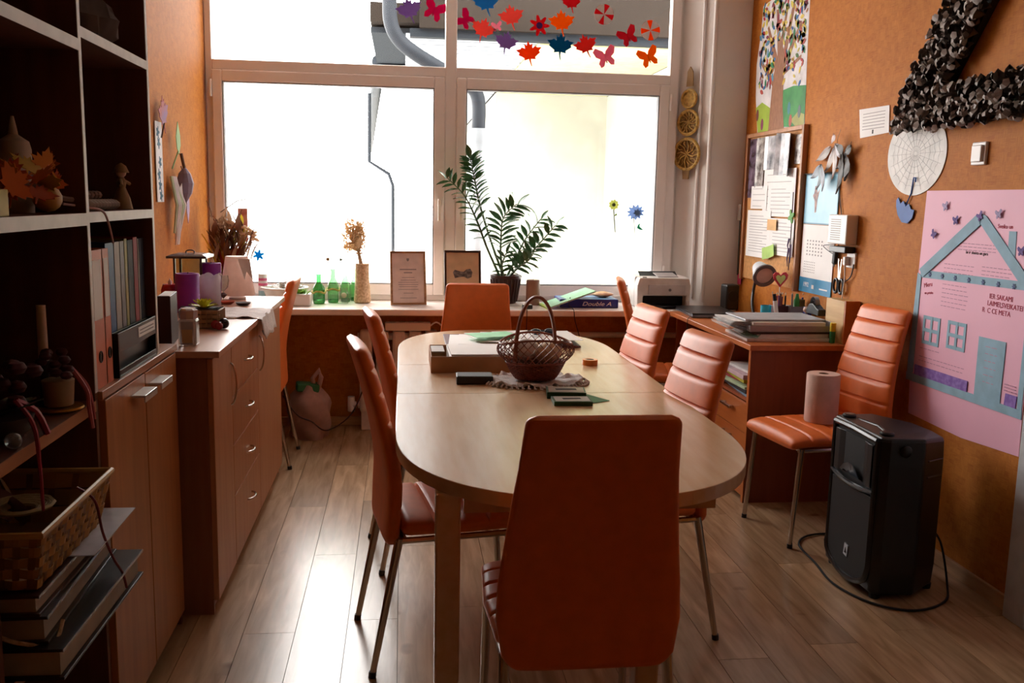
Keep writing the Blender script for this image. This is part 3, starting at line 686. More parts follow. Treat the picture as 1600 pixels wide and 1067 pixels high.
def poster():
    y0, z0 = 3.25, 1.0
    PK = M('pink_poster_paper', '#F0B4CC', .6, var=.02, scale=3); BLU = M('blue_crepe_strip', '#8FB6CA', .7, bump=.2, bscale=60); PU = M('purple_lace_strip', '#7650A8', .7, second='#9070C0', scale=60); RI = M('red_marker', '#B8304E', .8)
    t = wallthing('pink_poster', 'large pink paper poster with a blue paper-strip house on the right wall', 'poster', y0, z0)
    def P(n, pts, d0, d1, m, **k): return obj(n, B().prism(uv(pts, y0, z0), -d1, -d0), m, t, **k)
    P('sheet', [(3.575, .545), (3.595, .80), (3.59, 1.1), (3.578, 1.469), (2.875, 1.469), (2.868, 1.1), (2.872, .80), (2.866, .555), (3.2, .535)], .001, .0025, PK)
    a, b_ = .0026, .0042
    P('blue_strip', [(3.578, 1.150), (3.225, 1.380), (3.20, 1.342), (3.545, 1.122)], a, b_+.003, BLU)
    P('blue_strip', [(3.21, 1.385), (3.17, 1.375), (2.90, 1.165), (2.915, 1.13), (2.945, 1.145), (3.20, 1.345)], a, b_+.002, BLU)
    P('blue_strip', [(3.575, 1.148), (2.875, 1.157), (2.875, 1.128), (3.565, 1.118)], a, b_, BLU)
    P('blue_strip', [(3.59, 1.135), (3.562, 1.125), (3.566, .72), (3.610, .700)], a, b_+.001, BLU)
    P('blue_strip', [(3.612, .716), (2.872, .716), (2.87, .685), (3.610, .684)], a, b_+.002, BLU)
    P('blue_strip', [(2.90, 1.12), (2.877, 1.12), (2.874, .716), (2.90, .716)], a, b_, BLU)
    P('blue_chimney', [(3.035, 1.325), (2.995, 1.325), (2.99, 1.235), (3.032, 1.265)], a, b_, BLU)
    P('blue_door', [(3.145, .935), (3.143, .716), (2.992, .716), (2.990, .936)], a, b_+.001, BLU)
    P('purple_strip', [(3.552, .757), (3.552, .716), (3.188, .716), (3.188, .757)], a, b_+.002, PU)
    P('purple_strip', [(2.966, .758), (2.969, .716), (2.907, .716), (2.905, .759)], a, b_+.001, PU)
    for (ya, yb, za, zb) in ((3.520, 3.400, .852, .967), (3.348, 3.228, .860, .969)):
        w = B(); tt = .014; ym, zm = (ya+yb)/2, (za+zb)/2
        for q in ([(ya, zb), (yb, zb), (yb, zb-tt), (ya, zb-tt)], [(ya, za+tt), (yb, za+tt), (yb, za), (ya, za)], [(ya, zb), (ya-tt, zb), (ya-tt, za), (ya, za)], [(yb+tt, zb), (yb, zb), (yb, za), (yb+tt, za)],
                  [(ym+tt/2, zb), (ym-tt/2, zb), (ym-tt/2, za), (ym+tt/2, za)], [(ya, zm+tt/2), (yb, zm+tt/2), (yb, zm-tt/2), (ya, zm-tt/2)]):
            nq_ = len(w.bm.verts)//8; w.prism(uv(q, y0, z0), -b_-.00015*nq_, -a)
        obj('paper_window', w, BLU, t)
    for i, (yy, zz, r, lt) in enumerate(((3.429, 1.406, .3, 1), (3.353, 1.353, .2, 0), (3.495, 1.295, -.5, 0), (3.096, 1.381, .2, 1), (3.203, 1.372, .5, 0), (2.955, 1.257, .1, 0))):
        m = M('light_purple_paper', '#A898C0', .7) if lt else M('purple_paper', '#5E3C8E', .7)
        o = obj('butterfly', B().prism(xf(butterfly(), .022, r, y0-yy, zz-z0), -.010, -.0085), m, t)
        obj('body', B().prism(xf([(-.06, -.5), (.06, -.5), (.06, .5), (-.06, .5)], .022, r, y0-yy, zz-z0), -.0086, -.0026), m, o)
    for k in range(8):
        yy = 3.50-.087*k; P('blue_flower', [(yy+.011*x, 1.135+.011*z) for x, z in flower(6)], b_, b_+.002, M('slate_blue_paper', '#4A5E8C', .7))
    for ln, (s, yy, zz) in enumerate((('IER SAKAMI', 3.045, 1.088), ('LAIMEI,SVEIKATEI', 3.02, 1.062), ('R  C CE META', 3.065, 1.035))):
        text('lettering', s, .026, RI, t, (y0-yy, -.003, zz-z0))
    text('lettering', 'Sveiku un', .022, RI, t, (y0-3.06, -.003, 1.34-z0)); text('lettering', 'Mieru', .026, RI, t, (y0-3.51, -.003, 1.092-z0), rot=(PI/2, -.2, 0)); text('lettering', 'un prieku', .016, RI, t, (y0-3.5, -.003, 1.06-z0), rot=(PI/2, -.1, 0))
    text('lettering', 'lai ir skaista un gara', .017, INK, t, (y0-3.21, -.003, 1.238-z0))
    bl = B(); pl = M('pencil_script', '#C08AA4', .8)
    for (ya, yb, za, n, st) in ((3.41, 3.22, 1.185, 3, .016), (3.17, 3.0, 1.19, 4, .014), (3.33, 3.10, 1.27, 3, .012), (3.41, 3.24, 1.105, 6, .017), (3.53, 3.39, .832, 1, .02), (3.53, 3.22, .797, 2, .017), (3.10, 3.03, .905, 6, .026), (2.975, 2.905, .79, 3, .011)):
        for k in range(n):
            x = ya; zz = za-k*st
            while x > yb+.01:
                w = random.uniform(.012, .03); bl.prism(uv([(x, zz+.0012), (max(x-w, yb), zz+.0012), (max(x-w, yb), zz-.0012), (x, zz-.0012)], y0, z0), -.0032 if za > .93 or ya > 3.15 else -.0056, -.0026); x -= w+.007
    obj('script_line', bl, pl, t, kind='stuff')
poster()

def tree_painting():
    y0, z0 = 5.18, 2.17
    t = wallthing('tree_painting', 'tall painting of a colourful leafy tree at the far end of right wall', 'painting', y0, z0)
    def P(n, pts, d, m): return obj(n, B().prism(uv(pts, y0, z0), -d-.0004, -d), m, t)
    P('sheet', [(5.49, 2.56), (5.50, 2.42), (5.545, 2.233), (5.53, 2.046), (5.466, 1.815), (4.804, 1.806), (4.83, 2.231), (4.84, 2.56), (5.1, 2.60)], .001, M('painting_paper', '#E8E4E6', .6))
    P('painted_lawn', [(5.152, 2.035), (5.10, 1.835), (4.808, 1.812), (4.815, 2.03), (4.98, 2.045)], .0015, M('paint_green', '#3E9A4E', .6, second='#2A7E3E', scale=10))
    P('painted_lawn', [(4.99, 1.86), (4.90, 1.815), (4.81, 1.815), (4.815, 1.88), (4.9, 1.90)], .0019, M('paint_olive', '#A8A85A', .6))
    P('painted_lawn', [(5.515, 1.975), (5.46, 1.822), (5.252, 1.822), (5.275, 1.95), (5.42, 2.0)], .0015, M('paint_lime', '#A6C23C', .6))
    br = M('paint_brown', '#A5714E', .6, second='#8C5A3C', scale=30, stretch=(4, 4, 1))
    P('painted_trunk', [(5.275, 2.12), (5.29, 1.95), (5.30, 1.815), (5.07, 1.815), (5.11, 1.95), (5.12, 2.10), (5.13, 2.25), (5.20, 2.32), (5.235, 2.22)], .0023, br)
    for q in ([(5.25, 2.15), (5.40, 2.42), (5.38, 2.43), (5.20, 2.2)], [(5.22, 2.2), (5.28, 2.5), (5.25, 2.5), (5.16, 2.2)], [(5.17, 2.2), (5.05, 2.5), (5.02, 2.48), (5.12, 2.18)], [(5.14, 2.2), (4.93, 2.38), (4.91, 2.36), (5.12, 2.15)], [(5.12, 2.15), (4.90, 2.20), (4.90, 2.18), (5.12, 2.12)], [(5.27, 2.12), (5.47, 2.25), (5.48, 2.23), (5.27, 2.07)], [(5.2, 2.3), (5.12, 2.55), (5.10, 2.55), (5.16, 2.28)]):
        P('painted_branch', q, .0019, br)
    pal = ['#E8C83A', '#E8D05A', '#C22A3A', '#3C7AB8', '#E0B93A', '#2E8A5A', '#B84A3A', '#5A96B8', '#8E2A48', '#D8C84A', '#4A7A3A', '#2E5E9E', '#B87A3A']
    rg = random.Random(3); bb = {}
    for i in range(300):
        yy = rg.uniform(4.86, 5.50); zz = rg.uniform(2.05, 2.56)
        if zz < 2.15 and 4.86 < yy < 5.1 and rg.random() < .75: continue
        if 5.13 < yy < 5.27 and zz < 2.3: continue
        c = rg.choice(pal); b = bb.setdefault(c, B()); s = rg.uniform(.016, .032); r = rg.uniform(0, PI)
        b.prism(xf([(-1, 0), (-.4, .42), (.4, .42), (1, 0), (.4, -.42), (-.4, -.42)], s, r, y0-yy, zz-z0), -.0034, -.0028)
    for c, b in bb.items(): obj('painted_leaf', b, M('paint'+c[1:], c, .6), t, kind='stuff')
    for yy, zz, c in ((5.02, 1.93, '#3E8E9A'), (4.99, 1.86, '#B85A4A'), (5.40, 1.87, '#8E3A5A'), (5.48, 1.93, '#7A3A3A'), (4.88, 1.90, '#5A6A6A')):
        P('painted_figure', [(yy+.02*x, zz+.035*z) for x, z in disc(10)], .0026, M('paint'+c[1:], c, .6))
tree_painting()

def board():
    y0, z0 = 5.155, 1.38
    t = wallthing('pinboard', 'wood-framed cork pinboard above the far end of the desk', 'board', y0, z0)
    W_, H_ = .40, .43
    obj('cork', B().box(-W_, W_, -.012, -.002, -H_, H_), M('cork_sheet', '#D59A5C', .8, var=.08, scale=60, bump=.3, bscale=200), t)
    fm = wood('pinboard_frame', '#B9835A', '#A06E48', .5, (8, 8, 1))
    obj('frame_strip', B().box(W_-.012, W_+.012, -.03, -.001, -H_-.01, H_+.012), fm, t, bevel=.003); obj('frame_strip', B().box(-W_-.012, -W_+.012, -.03, -.001, -H_-.01, H_+.012), fm, t, bevel=.003)
    obj('frame_strip', B().box(-W_+.012, W_-.012, -.03, -.001, H_-.012, H_+.012), fm, t, bevel=.003)
    n = [0]
    def sheet(ya, yb, za, zb, label, m=PAPER, name='paper_sheet', cat='paper', lines=0, d=.014, tilt=0, curl=0, group='papers on the pinboard'):
        n[0] += 1; d += .0014*n[0]; w, h = ya-yb, za-zb
        b = B(); k = 6
        for i in range(k):
            a0, a1 = -w/2+w*i/k, -w/2+w*(i+1)/k; c0, c1 = curl*abs(i/k*2-1)**2, curl*abs((i+1)/k*2-1)**2
            b._f([b.bm.verts.new((a0, -c0, -h/2)), b.bm.verts.new((a1, -c1, -h/2)), b.bm.verts.new((a1, -c1, h/2)), b.bm.verts.new((a0, -c0, h/2))])
        bmesh.ops.remove_doubles(b.bm, verts=b.bm.verts[:], dist=1e-5)
        o = obj(name, b, m, loc=(WALLX-d, (ya+yb)/2, (za+zb)/2)); o.rotation_euler = (0, tilt, -PI/2)
        md = o.modifiers.new('thickness', 'SOLIDIFY'); md.thickness = .0006
        tag(o, label, cat, group)
        if lines:
            l = B()
            for i in range(lines):
                zz = h*.38-i*h*.76/max(lines-1, 1); l.box(-w*.38, w*(.38 if i % 3 else .2), -.0012-curl*.1, -.0006, zz-.0012, zz+.0012)
            obj('print_line', l, GREYINK, o)
        return o
    PH1 = M('photo_dark', '#3A2430', .25, second='#8E7E96', scale=18); PH2 = M('photo_mixed', '#C9C4C0', .25, second='#4A3A38', scale=22); FOIL = M('photo_silver', '#DADADF', .2, second='#6E727A', scale=14)
    sheet(5.537, 5.41, 1.79, 1.44, 'dark violet photo strip at the pinboard\'s upper left', PH1, 'photo_print', 'photo')
    sheet(5.40, 5.27, 1.79, 1.50, 'mottled brown and white photo beside the dark violet strip', PH2, 'photo_print', 'photo', curl=.01)
    sheet(5.265, 5.07, 1.79, 1.60, 'silvery photo print in the middle of the pinboard top', FOIL, 'photo_print', 'photo', curl=.012)
    sheet(5.06, 4.87, 1.79, 1.56, 'silver curled photo print hanging second from the right', FOIL, 'photo_print', 'photo', tilt=.06, curl=.03)
    sheet(4.86, 4.785, 1.775, 1.62, 'narrow dark-striped photo at the pinboard\'s top right corner', PH2, 'photo_print', 'photo')
    sheet(5.266, 4.82, 1.60, 1.335, 'wide white sheet in the middle of the pinboard', lines=6)
    sheet(5.184, 4.835, 1.508, 1.335, 'bordered printed notice overlapping the wide middle sheet', lines=7)
    sheet(5.446, 5.20, 1.508, 1.375, 'small white note at the left under the dark photo strip', lines=4)
    sheet(5.482, 5.12, 1.366, 1.09, 'tall white printed list at the pinboard\'s lower left', lines=14)
    sheet(5.115, 4.79, 1.325, 1.12, 'white lined sheet at the pinboard\'s lower right', lines=9)
    sheet(5.14, 5.01, 1.318, 1.256, 'orange sticky note on the lower right sheet', M('sticky_orange', '#F0C084', .7), 'sticky_note', 'note', group='sticky notes', curl=.008)
    sheet(5.18, 5.01, 1.168, 1.10, 'yellow-green sticky note between the two lower sheets', M('sticky_green', '#B8E078', .7), 'sticky_note', 'note', group='sticky notes', tilt=-.2, curl=.012)
    n[0] = -8
    sheet(5.625, 5.575, 1.275, .975, 'white sheet in the corner left of the pinboard', lines=8)
    sheet(5.632, 5.572, .965, .90, 'hot pink sticky note under the corner sheet left of the board', M('sticky_pink', '#F04E8E', .7), 'sticky_note', 'note', group='sticky notes', curl=.006)
    # note and round drawing
    o = obj('notice', B().prism(uv([(4.202, 1.847), (4.175, 1.715), (3.917, 1.724), (3.93, 1.842)], 4.06, 1.78), -.004, -.002), PAPER, **RW(4.06, 1.78)); tag(o, 'small white printed notice pinned between the pinboard and the round drawing', 'paper')
    l = B()
    for k in range(6): l.box(-.10, .10, -.0046, -.004, .04-.014*k, .0425-.014*k)
    obj('print_line', l, GREYINK, o); obj('stamp', B().box(-.006, .006, -.0046, -.004, -.052, -.034), INK, o)
    c = wallthing('round_drawing', 'white oval paper with a faint spider-web drawing under the black letter', 'drawing', 3.685, 1.622)
    obj('sheet', B().prism([(.223*x, .172*z) for x, z in disc(48)], -.004, -.002), M('drawing_paper', '#E9E8E4', .6), c)
    l = B()
    for k in range(20):
        a = 2*PI*k/20; dx, dz = math.cos(a), math.sin(a); l.prism([(.012*dx-.0006*dz, .009*dz+.0006*dx), (.20*dx-.0006*dz, .155*dz+.0006*dx), (.20*dx+.0006*dz, .155*dz-.0006*dx), (.012*dx+.0006*dz, .009*dz-.0006*dx)], -.0045, -.004)
    for r in (.04, .075, .11, .145, .18):
        pts = [(r*(1-.05*(k % 2))*math.cos(2*PI*k/40), .77*r*(1-.05*(k % 2))*math.sin(2*PI*k/40)) for k in range(40)]
        for (a, b_), (d_, e) in zip(pts, pts[1:]+pts[:1]): l.prism([(a, b_), (d_, e), (d_, e+.0012), (a, b_+.0012)], -.0045, -.004)
    obj('web_line', l, M('pencil_grey', '#B4B4B4', .8), c)
    u = wallthing('paper_umbrella', 'blue paper umbrella hanging upside down below the round drawing', 'decoration', 3.725, 1.405)
    obj('canopy', B().prism(xf([(-1, .35), (-.8, .5), (-.55, .15), (-.25, .30), (.05, .0), (.35, .15), (.60, -.15), (.95, -.2), (.8, -.65), (.35, -.95), (-.25, -.9), (-.75, -.5), (-.98, 0)], .075), -.008, -.005), M('cobalt_paper', '#1F5CB0', .6), u)
    obj('handle', B().tube([(.0, -.006, .0), (.035, -.006, .055), (.045, -.008, .10), (.052, -.010, .118), (.065, -.010, .118), (.068, -.010, .10)], .003, 6), M('cobalt_paper'), u)
board()

def letter():
    t = wallthing('letter_z', 'big black letter Z covered in folded paper petals on the right wall', 'decoration', 3.45, 1.90)
    y0, z0 = 3.45, 1.90
    Q1 = [(3.775, 1.718), (3.765, 1.78), (3.71, 1.860), (2.90, 1.860), (2.90, 1.718)]; Q2 = [(3.755, 1.80), (3.465, 2.17), (3.10, 2.585), (2.86, 2.585), (3.20, 2.16), (3.46, 1.86)]
    q1 = [(3.795, 1.70), (3.78, 1.78), (3.72, 1.875), (2.90, 1.875), (2.90, 1.70)]
    q2 = [(3.775, 1.80), (3.47, 2.19), (3.10, 2.60), (2.83, 2.60), (3.19, 2.15), (3.44, 1.87)]
    q3 = [(3.75, 2.55), (3.75, 2.72), (2.9, 2.72), (2.9, 2.55)]
    b = B(); b.prism(uv(Q1, y0, z0), -.03, -.002); b.prism(uv(Q2, y0, z0), -.0295, -.0025); b.prism(uv(q3, y0, z0), -.029, -.003)
    obj('backing', b, MATBLK, t)
    # petal: folded cone
    m = M('charcoal_paper', '#3A3230', .5, second='#6E625C', scale=30, rand=.5)
    mt = M('pale_paper_edge', '#A89E98', .6)
    pb = B(); pb.use(m)
    n = 9; R = [pb.bm.verts.new((.019*math.cos(a), -.030-.006*math.sin(a*2), .019*math.sin(a))) for a in [PI*.15+1.7*PI*i/(n-1) for i in range(n)]]; c = pb.bm.verts.new((0, .002, -.006))
    for i in range(n-1): pb._f([R[i], R[i+1], c])
    pb.use(mt)
    I = [pb.bm.verts.new((.0085*math.cos(a), -.040, .0085*math.sin(a))) for a in [PI*.15+1.7*PI*i/(n-1) for i in range(5)]]
    for i in range(4): pb._f([I[i], I[i+1], R[i+1], R[i]])
    me = pb.mesh('petal'); me.materials.append(m); me.materials.append(mt)
    def inside(y, z, q):
        r = False; j = len(q)-1
        for i in range(len(q)):
            if (q[i][1] > z) != (q[j][1] > z) and y < (q[j][0]-q[i][0])*(z-q[i][1])/(q[j][1]-q[i][1])+q[i][0]: r = not r
            j = i
        return r
    rg = random.Random(5); pts = []
    z = 1.695; row = 0
    while z < 2.62:
        y = 2.90+(row % 2)*.015
        while y < 3.82:
            yy, zz = y+rg.uniform(-.006, .006), z+rg.uniform(-.005, .005)
            if inside(yy, zz, q1) or inside(yy, zz, q2): pts.append((yy, zz))
            y += .030
        z += .0265; row += 1
    pts.sort(key=lambda p: p[1]); vis, rest = pts[:300], pts[300:]
    for yy, zz in vis:
        o = bpy.data.objects.new('paper_petal', me); COL.objects.link(o); o.parent = t; o.location = (y0-yy, -.028, zz-z0)
        o.rotation_euler = (rg.uniform(-.5, .5), rg.uniform(0, 2*PI), rg.uniform(-.5, .5)); s = rg.uniform(1.05, 1.4); o.scale = (s, s, s)
    if rest:
        bb = bmesh.new()
        for yy, zz in rest:
            k = len(bb.verts); bb.from_mesh(me); bb.verts.ensure_lookup_table()
            mm = Matrix.Translation((y0-yy, -.028, zz-z0)) @ Euler((rg.uniform(-.5, .5), rg.uniform(0, 2*PI), 0)).to_matrix().to_4x4()
            for v in bb.verts[k:]: v.co = mm @ v.co
        m2 = bpy.data.meshes.new('paper_petal'); bb.to_mesh(m2); bb.free(); m2.materials.append(m); m2.materials.append(mt)
        o = bpy.data.objects.new('paper_petal', m2); COL.objects.link(o); o.parent = t; o['kind'] = 'stuff'
letter()

def right_wall_things():
    s = wallthing('light_switch', 'white square light switch right of the round drawing', 'switch', 3.245, 1.602)
    obj('plate', B().box(-.042, .042, -.012, 0, -.042, .042), WHITEP, s, bevel=.004); obj('rocker', B().box(-.030, .030, -.022, -.012, -.031, .031), WHITEP, s, bevel=.004)
    # calendar
    c = wallthing('wall_calendar', 'hanging wall calendar with blue picture, month sheets and blue footer', 'calendar', 4.535, 1.26)
    w = .19
    obj('picture_sheet', B().box(-w, w, -.006, -.003, .045, .30), M('calendar_sky', '#7FBCD2', .35, second='#5C9FBE', scale=3), c)
    obj('picture_border', B().box(-w, w, -.0066, -.006, .045, .052).box(-w, w, -.0066, -.006, .293, .30).box(w-.008, w, -.0066, -.006, .052, .293), M('calendar_edge', '#4E8AA4', .5), c)
    obj('binding', B().tube([(-w-.05, -.008, .303), (w+.005, -.008, .303)], .004, 6), M('dark_wire', '#4A4038', .5), c)
    obj('jumping_figure', B().prism(xf([(-.2, 1), (.1, 1), (.25, .5), (.6, .8), (.3, 0), (.2, -.9), (-.05, -.95), (-.15, -.1), (-.5, .3), (-.3, .5)], .07, 0, -.06, .17), -.0066, -.006), M('print_tan', '#B08A7A', .6, second='#6E5A64', scale=40), c)
    obj('month_sheet', B().box(-w, w-.012, -.005, -.003, -.235, .042), PAPER, c); obj('footer', B().box(-w-.004, w-.012, -.006, -.003, -.312, -.235), M('calendar_blue', '#1E8CBE', .4), c)
    d = B()
    for r in range(5):
        for q in range(6): d.box(-.13+.034*q, -.118+.034*q, -.0056, -.005, -.045-.018*r, -.037-.018*r)
    for r in range(5):
        for q in range(7): d.box(-.15+.02*q, -.143+.02*q, -.0056, -.005, -.155-.013*r, -.150-.013*r)
    obj('date_figures', d, GREYINK, c)
    text('lettering', '1992', .034, PAPER, c, (-.11, -.0064, -.272)); obj('footer_line', B().box(.05, .14, -.0066, -.006, -.285, -.278).box(-.04, -.015, -.0066, -.006, -.288, -.268), PAPER, c)
    # speaker box, adapter, socket
    b = wallthing('wall_speaker', 'white plastic intercom box with slotted front right of the calendar', 'speaker', 4.225, 1.29)
    obj('case', B().box(-.095, .095, -.06, -.002, -.07, .07), WHITEP, b, bevel=.006)
    g = B()
    for k in range(10): g.box(-.065, .035, -.0612, -.0595, -.05+.0105*k, -.046+.0105*k)
    obj('grille_slot', g, M('slot_grey', '#9A948E', .6), b)
    a = obj('power_adapter', B().box(-.085, .08, -.055, -.002, -.018, .012), BLACKP, bevel=.004, **RW(4.22, 1.198)); tag(a, 'black adapter strip directly under the white intercom box', 'adapter')
    k = wallthing('wall_socket', 'white wall socket with a plug below the black adapter', 'socket', 4.165, 1.147)
    obj('plate', B().box(-.042, .042, -.01, 0, -.036, .036), WHITEP, k, bevel=.003); obj('plug', B().box(-.03, -.006, -.035, -.01, -.026, .016), WHITEP, k, bevel=.004)
    o = obj('cable', B().tube(smoothpath([(WALLX-.03, 4.18, 1.125), (WALLX-.02, 4.19, 1.06), (WALLX-.02, 4.20, .95), (WALLX-.02, 4.17, .80)]), .003, 6), WHITEP, smooth=True); tag(o, 'thin pale cable dropping from the wall socket', 'cable')
    o = obj('cable', B().tube(smoothpath([(WALLX-.012, 4.128, 1.13), (WALLX-.012, 4.15, 1.07), (WALLX-.012, 4.22, 1.04), (WALLX-.012, 4.27, 1.06)]), .0028, 6), MATBLK, smooth=True); tag(o, 'short black cord looping from the socket to the hanging scissors', 'cable')
    o = obj('cable', B().tube(smoothpath([(WALLX-.006, 4.345, 1.54), (WALLX-.006, 4.335, 1.46), (WALLX-.006, 4.30, 1.36)]), .0025, 6), MATBLK, smooth=True); tag(o, 'thin dark wire from the calendar corner to the intercom box', 'cable')
    # hanging scissors, sunglasses
    s = wallthing('scissors', 'black-handled scissors hanging from a hook beside the calendar footer', 'scissors', 4.26, 1.06)
    for sx in (-1, 1):
        obj('handle_loop', B().tube([(sx*.028+.022*math.cos(a), -.015, -.045+.034*math.sin(a)) for a in [2*PI*i/18 for i in range(18)]], .0065, 8, True), BLACKP, s, smooth=True)
        obj('blade', B().prism(xf([(-.007, 0), (.007, 0), (.002, .1), (-.002, .1)], 1, sx*-.12, sx*.008, -.012), -.016-.002*sx, -.012-.002*sx), CHROME, s)
    obj('hook', B().tube([(0, -.0, .075), (0, -.02, .08), (0, -.022, .065)], .003, 6), CHROME, s, smooth=True)
    k = wallthing('key_ring', 'bunch of dark keys and cord loops above the hanging scissors', 'keys', 4.315, 1.165)
    obj('ring', B().tube([(.02*math.cos(a), -.012, .05+.02*math.sin(a)) for a in [2*PI*i/16 for i in range(16)]], .0025, 6, True), CHROME, k, smooth=True)
    obj('fob', B().rbox((0, -.016, -.01), (.03, .018, .075), (0, .1, 0)), MATBLK, k, bevel=.006); obj('key', B().box(-.022, -.012, -.012, -.009, -.06, .03), MATBLK, k)
    obj('cord', B().tube(smoothpath([(0, -.016, .05), (-.07, -.02, .045), (-.13, -.018, .035), (-.06, -.016, .01), (-.01, -.016, .0)]), .0018, 6), MATBLK, k, smooth=True)
    # mobiles
    m = wallthing('leaf_mobile', 'grey and silver paper leaf cluster above the calendar', 'decoration', 4.44, 1.66)
    for i, (ang, L, w_, c_, ox, oz) in enumerate(((-2.75, .17, .05, '#A89A96', .02, .03), (-2.2, .14, .05, '#D0C6C0', .06, .02), (-1.57, .16, .045, '#E0D8D4', .075, .03), (-.9, .09, .05, '#DCDDE6', .085, .04), (-2.6, .12, .05, '#8E9AA8', -.05, -.06), (-1.85, .13, .05, '#9EB2BA', -.03, -.055), (-1.3, .14, .045, '#B0B8C8', -.03, -.055), (1.2, .05, .03, '#E0C8C0', .07, .04), (.7, .045, .03, '#E8D8D8', .08, .05))):
        b = B().leaf((ox, -.02-.004*i, oz), (math.cos(ang), 0, math.sin(ang)), L, w_, Vector((0, 1, 0)))
        o = obj('leaf', b, M('mobile'+c_[1:], c_, .4), m); md = o.modifiers.new('thickness', 'SOLIDIFY'); md.thickness = .001
    obj('string', B().tube([(.06, -.002, .11), (.07, -.02, .06), (.075, -.022, .03), (-.03, -.02, -.04)], .0015, 6), CHROME, m, smooth=True)
    m = wallthing('butterfly_mobile', 'dark grey paper butterfly cluster right of the silver leaves', 'decoration', 4.26, 1.645)
    for i, (ang, L, w_) in enumerate(((-2.5, .11, .06), (-1.9, .15, .05), (-1.35, .13, .08), (.5, .08, .045), (2.6, .09, .05), (-1.7, .19, .05))):
        b = B().leaf((0, -.02-.004*i, 0), (math.cos(ang), 0, math.sin(ang)), L, w_, Vector((0, 1, 0)))
        o = obj('wing', b, M('charcoal_leaf', '#3E3C38', .4), m); md = o.modifiers.new('thickness', 'SOLIDIFY'); md.thickness = .001
    obj('string', B().tube([(0, -.002, .06), (0, -.02, 0)], .0012, 6), MATBLK, m)
    # clover clip and cord
    g = wallthing('clover_pendant', 'green clover hanging on a dark cord at the pinboard\'s right edge', 'decoration', 4.80, 1.34, .04)
    obj('clover', B().prism(xf(flower(4, .7, .3), .04, .4), -.006, 0), M('clover_green', '#4E9A2E', .6), g)
    obj('cord', B().tube([(0, 0, .13), (.002, 0, 0), (.004, 0, -.12), (.0, 0, -.29)], .003, 6), M('purple_cord', '#4A3A50', .7), g)
    for k, (dx, z, l) in enumerate(((-.01, -.12, .06), (.01, -.15, .10), (-.008, -.17, .10))): obj('tassel', B().tube([(dx, -.002, z), (dx*2.2, -.004, z-l*.6), (dx*1.5, -.002, z-l)], .006, 6, r2=.002), M('violet_tassel', '#6A5880', .6), g, smooth=True)
    g = wallthing('lanyard', 'dark beaded lanyard with a tag hanging at the pinboard\'s left edge', 'lanyard', 5.60, 1.30, .03)
    obj('cord', B().tube([(0, 0, .1), (.0, 0, 0), (.005, 0, -.2), (.01, 0, -.34)], .004, 6), M('dark_green_cord', '#4A5048', .7), g, smooth=True); obj('tag', B().box(-.03, .02, -.006, .0, .0, .10), M('tag_beige', '#B8AFA4', .6), g, bevel=.002)
right_wall_things()

# straw medallions on the reveal
def straw():
    t = thing('straw_ornament', 'string of three straw medallions hanging on the right window reveal', 'decoration', (1.785, 5.765, 1.88)); t.rotation_euler = (0, 0, -PI*.30)
    m = M('straw', '#C9A04E', .6, second='#8E6A28', scale=60); md_ = M('straw_dark', '#8A6226', .6)
    def medal(z, r, pat):
        b = B(); b.tube([(r*math.cos(a), -.012, z+r*math.sin(a)) for a in [2*PI*i/28 for i in range(28)]], .010, 8, True); o = obj('medallion_rim', b, m, t, smooth=True)
        c = B()
        if pat:
            for k in range(8):
                a = 2*PI*k/8; c.tube([(0, -.012, z), (r*.5*math.cos(a-.3), -.012, z+r*.5*math.sin(a-.3)), (r*.98*math.cos(a), -.012, z+r*.98*math.sin(a))], .004, 5)
                c.tube([(r*.45*math.cos(a), -.013, z+r*.45*math.sin(a)), (r*.7*math.cos(a+.35), -.013, z+r*.7*math.sin(a+.35)), (r*.98*math.cos(a+.2), -.013, z+r*.98*math.sin(a+.2))], .003, 5)
            obj('medallion_weave', c, m, o, smooth=True); obj('medallion_disc', B().prism([(r*.97*x, z+r*.97*q) for x, q in disc(24)], -.006, -.002), md_, o)
        else: obj('medallion_disc', B().prism([(r*x, z+r*q) for x, q in disc(24)], -.012, -.004), m, o)
    medal(.165, .052, False); medal(.02, .074, True); medal(-.175, .095, True)
    obj('tail', B().prism([(-.02, .33), (0, .36), (.02, .33), (.026, .24), (-.026, .24)], -.014, -.006), md_, t); obj('tail', B().prism([(-.022, -.33), (.022, -.33), (.028, -.26), (-.028, -.26)], -.014, -.006), md_, t)
straw()

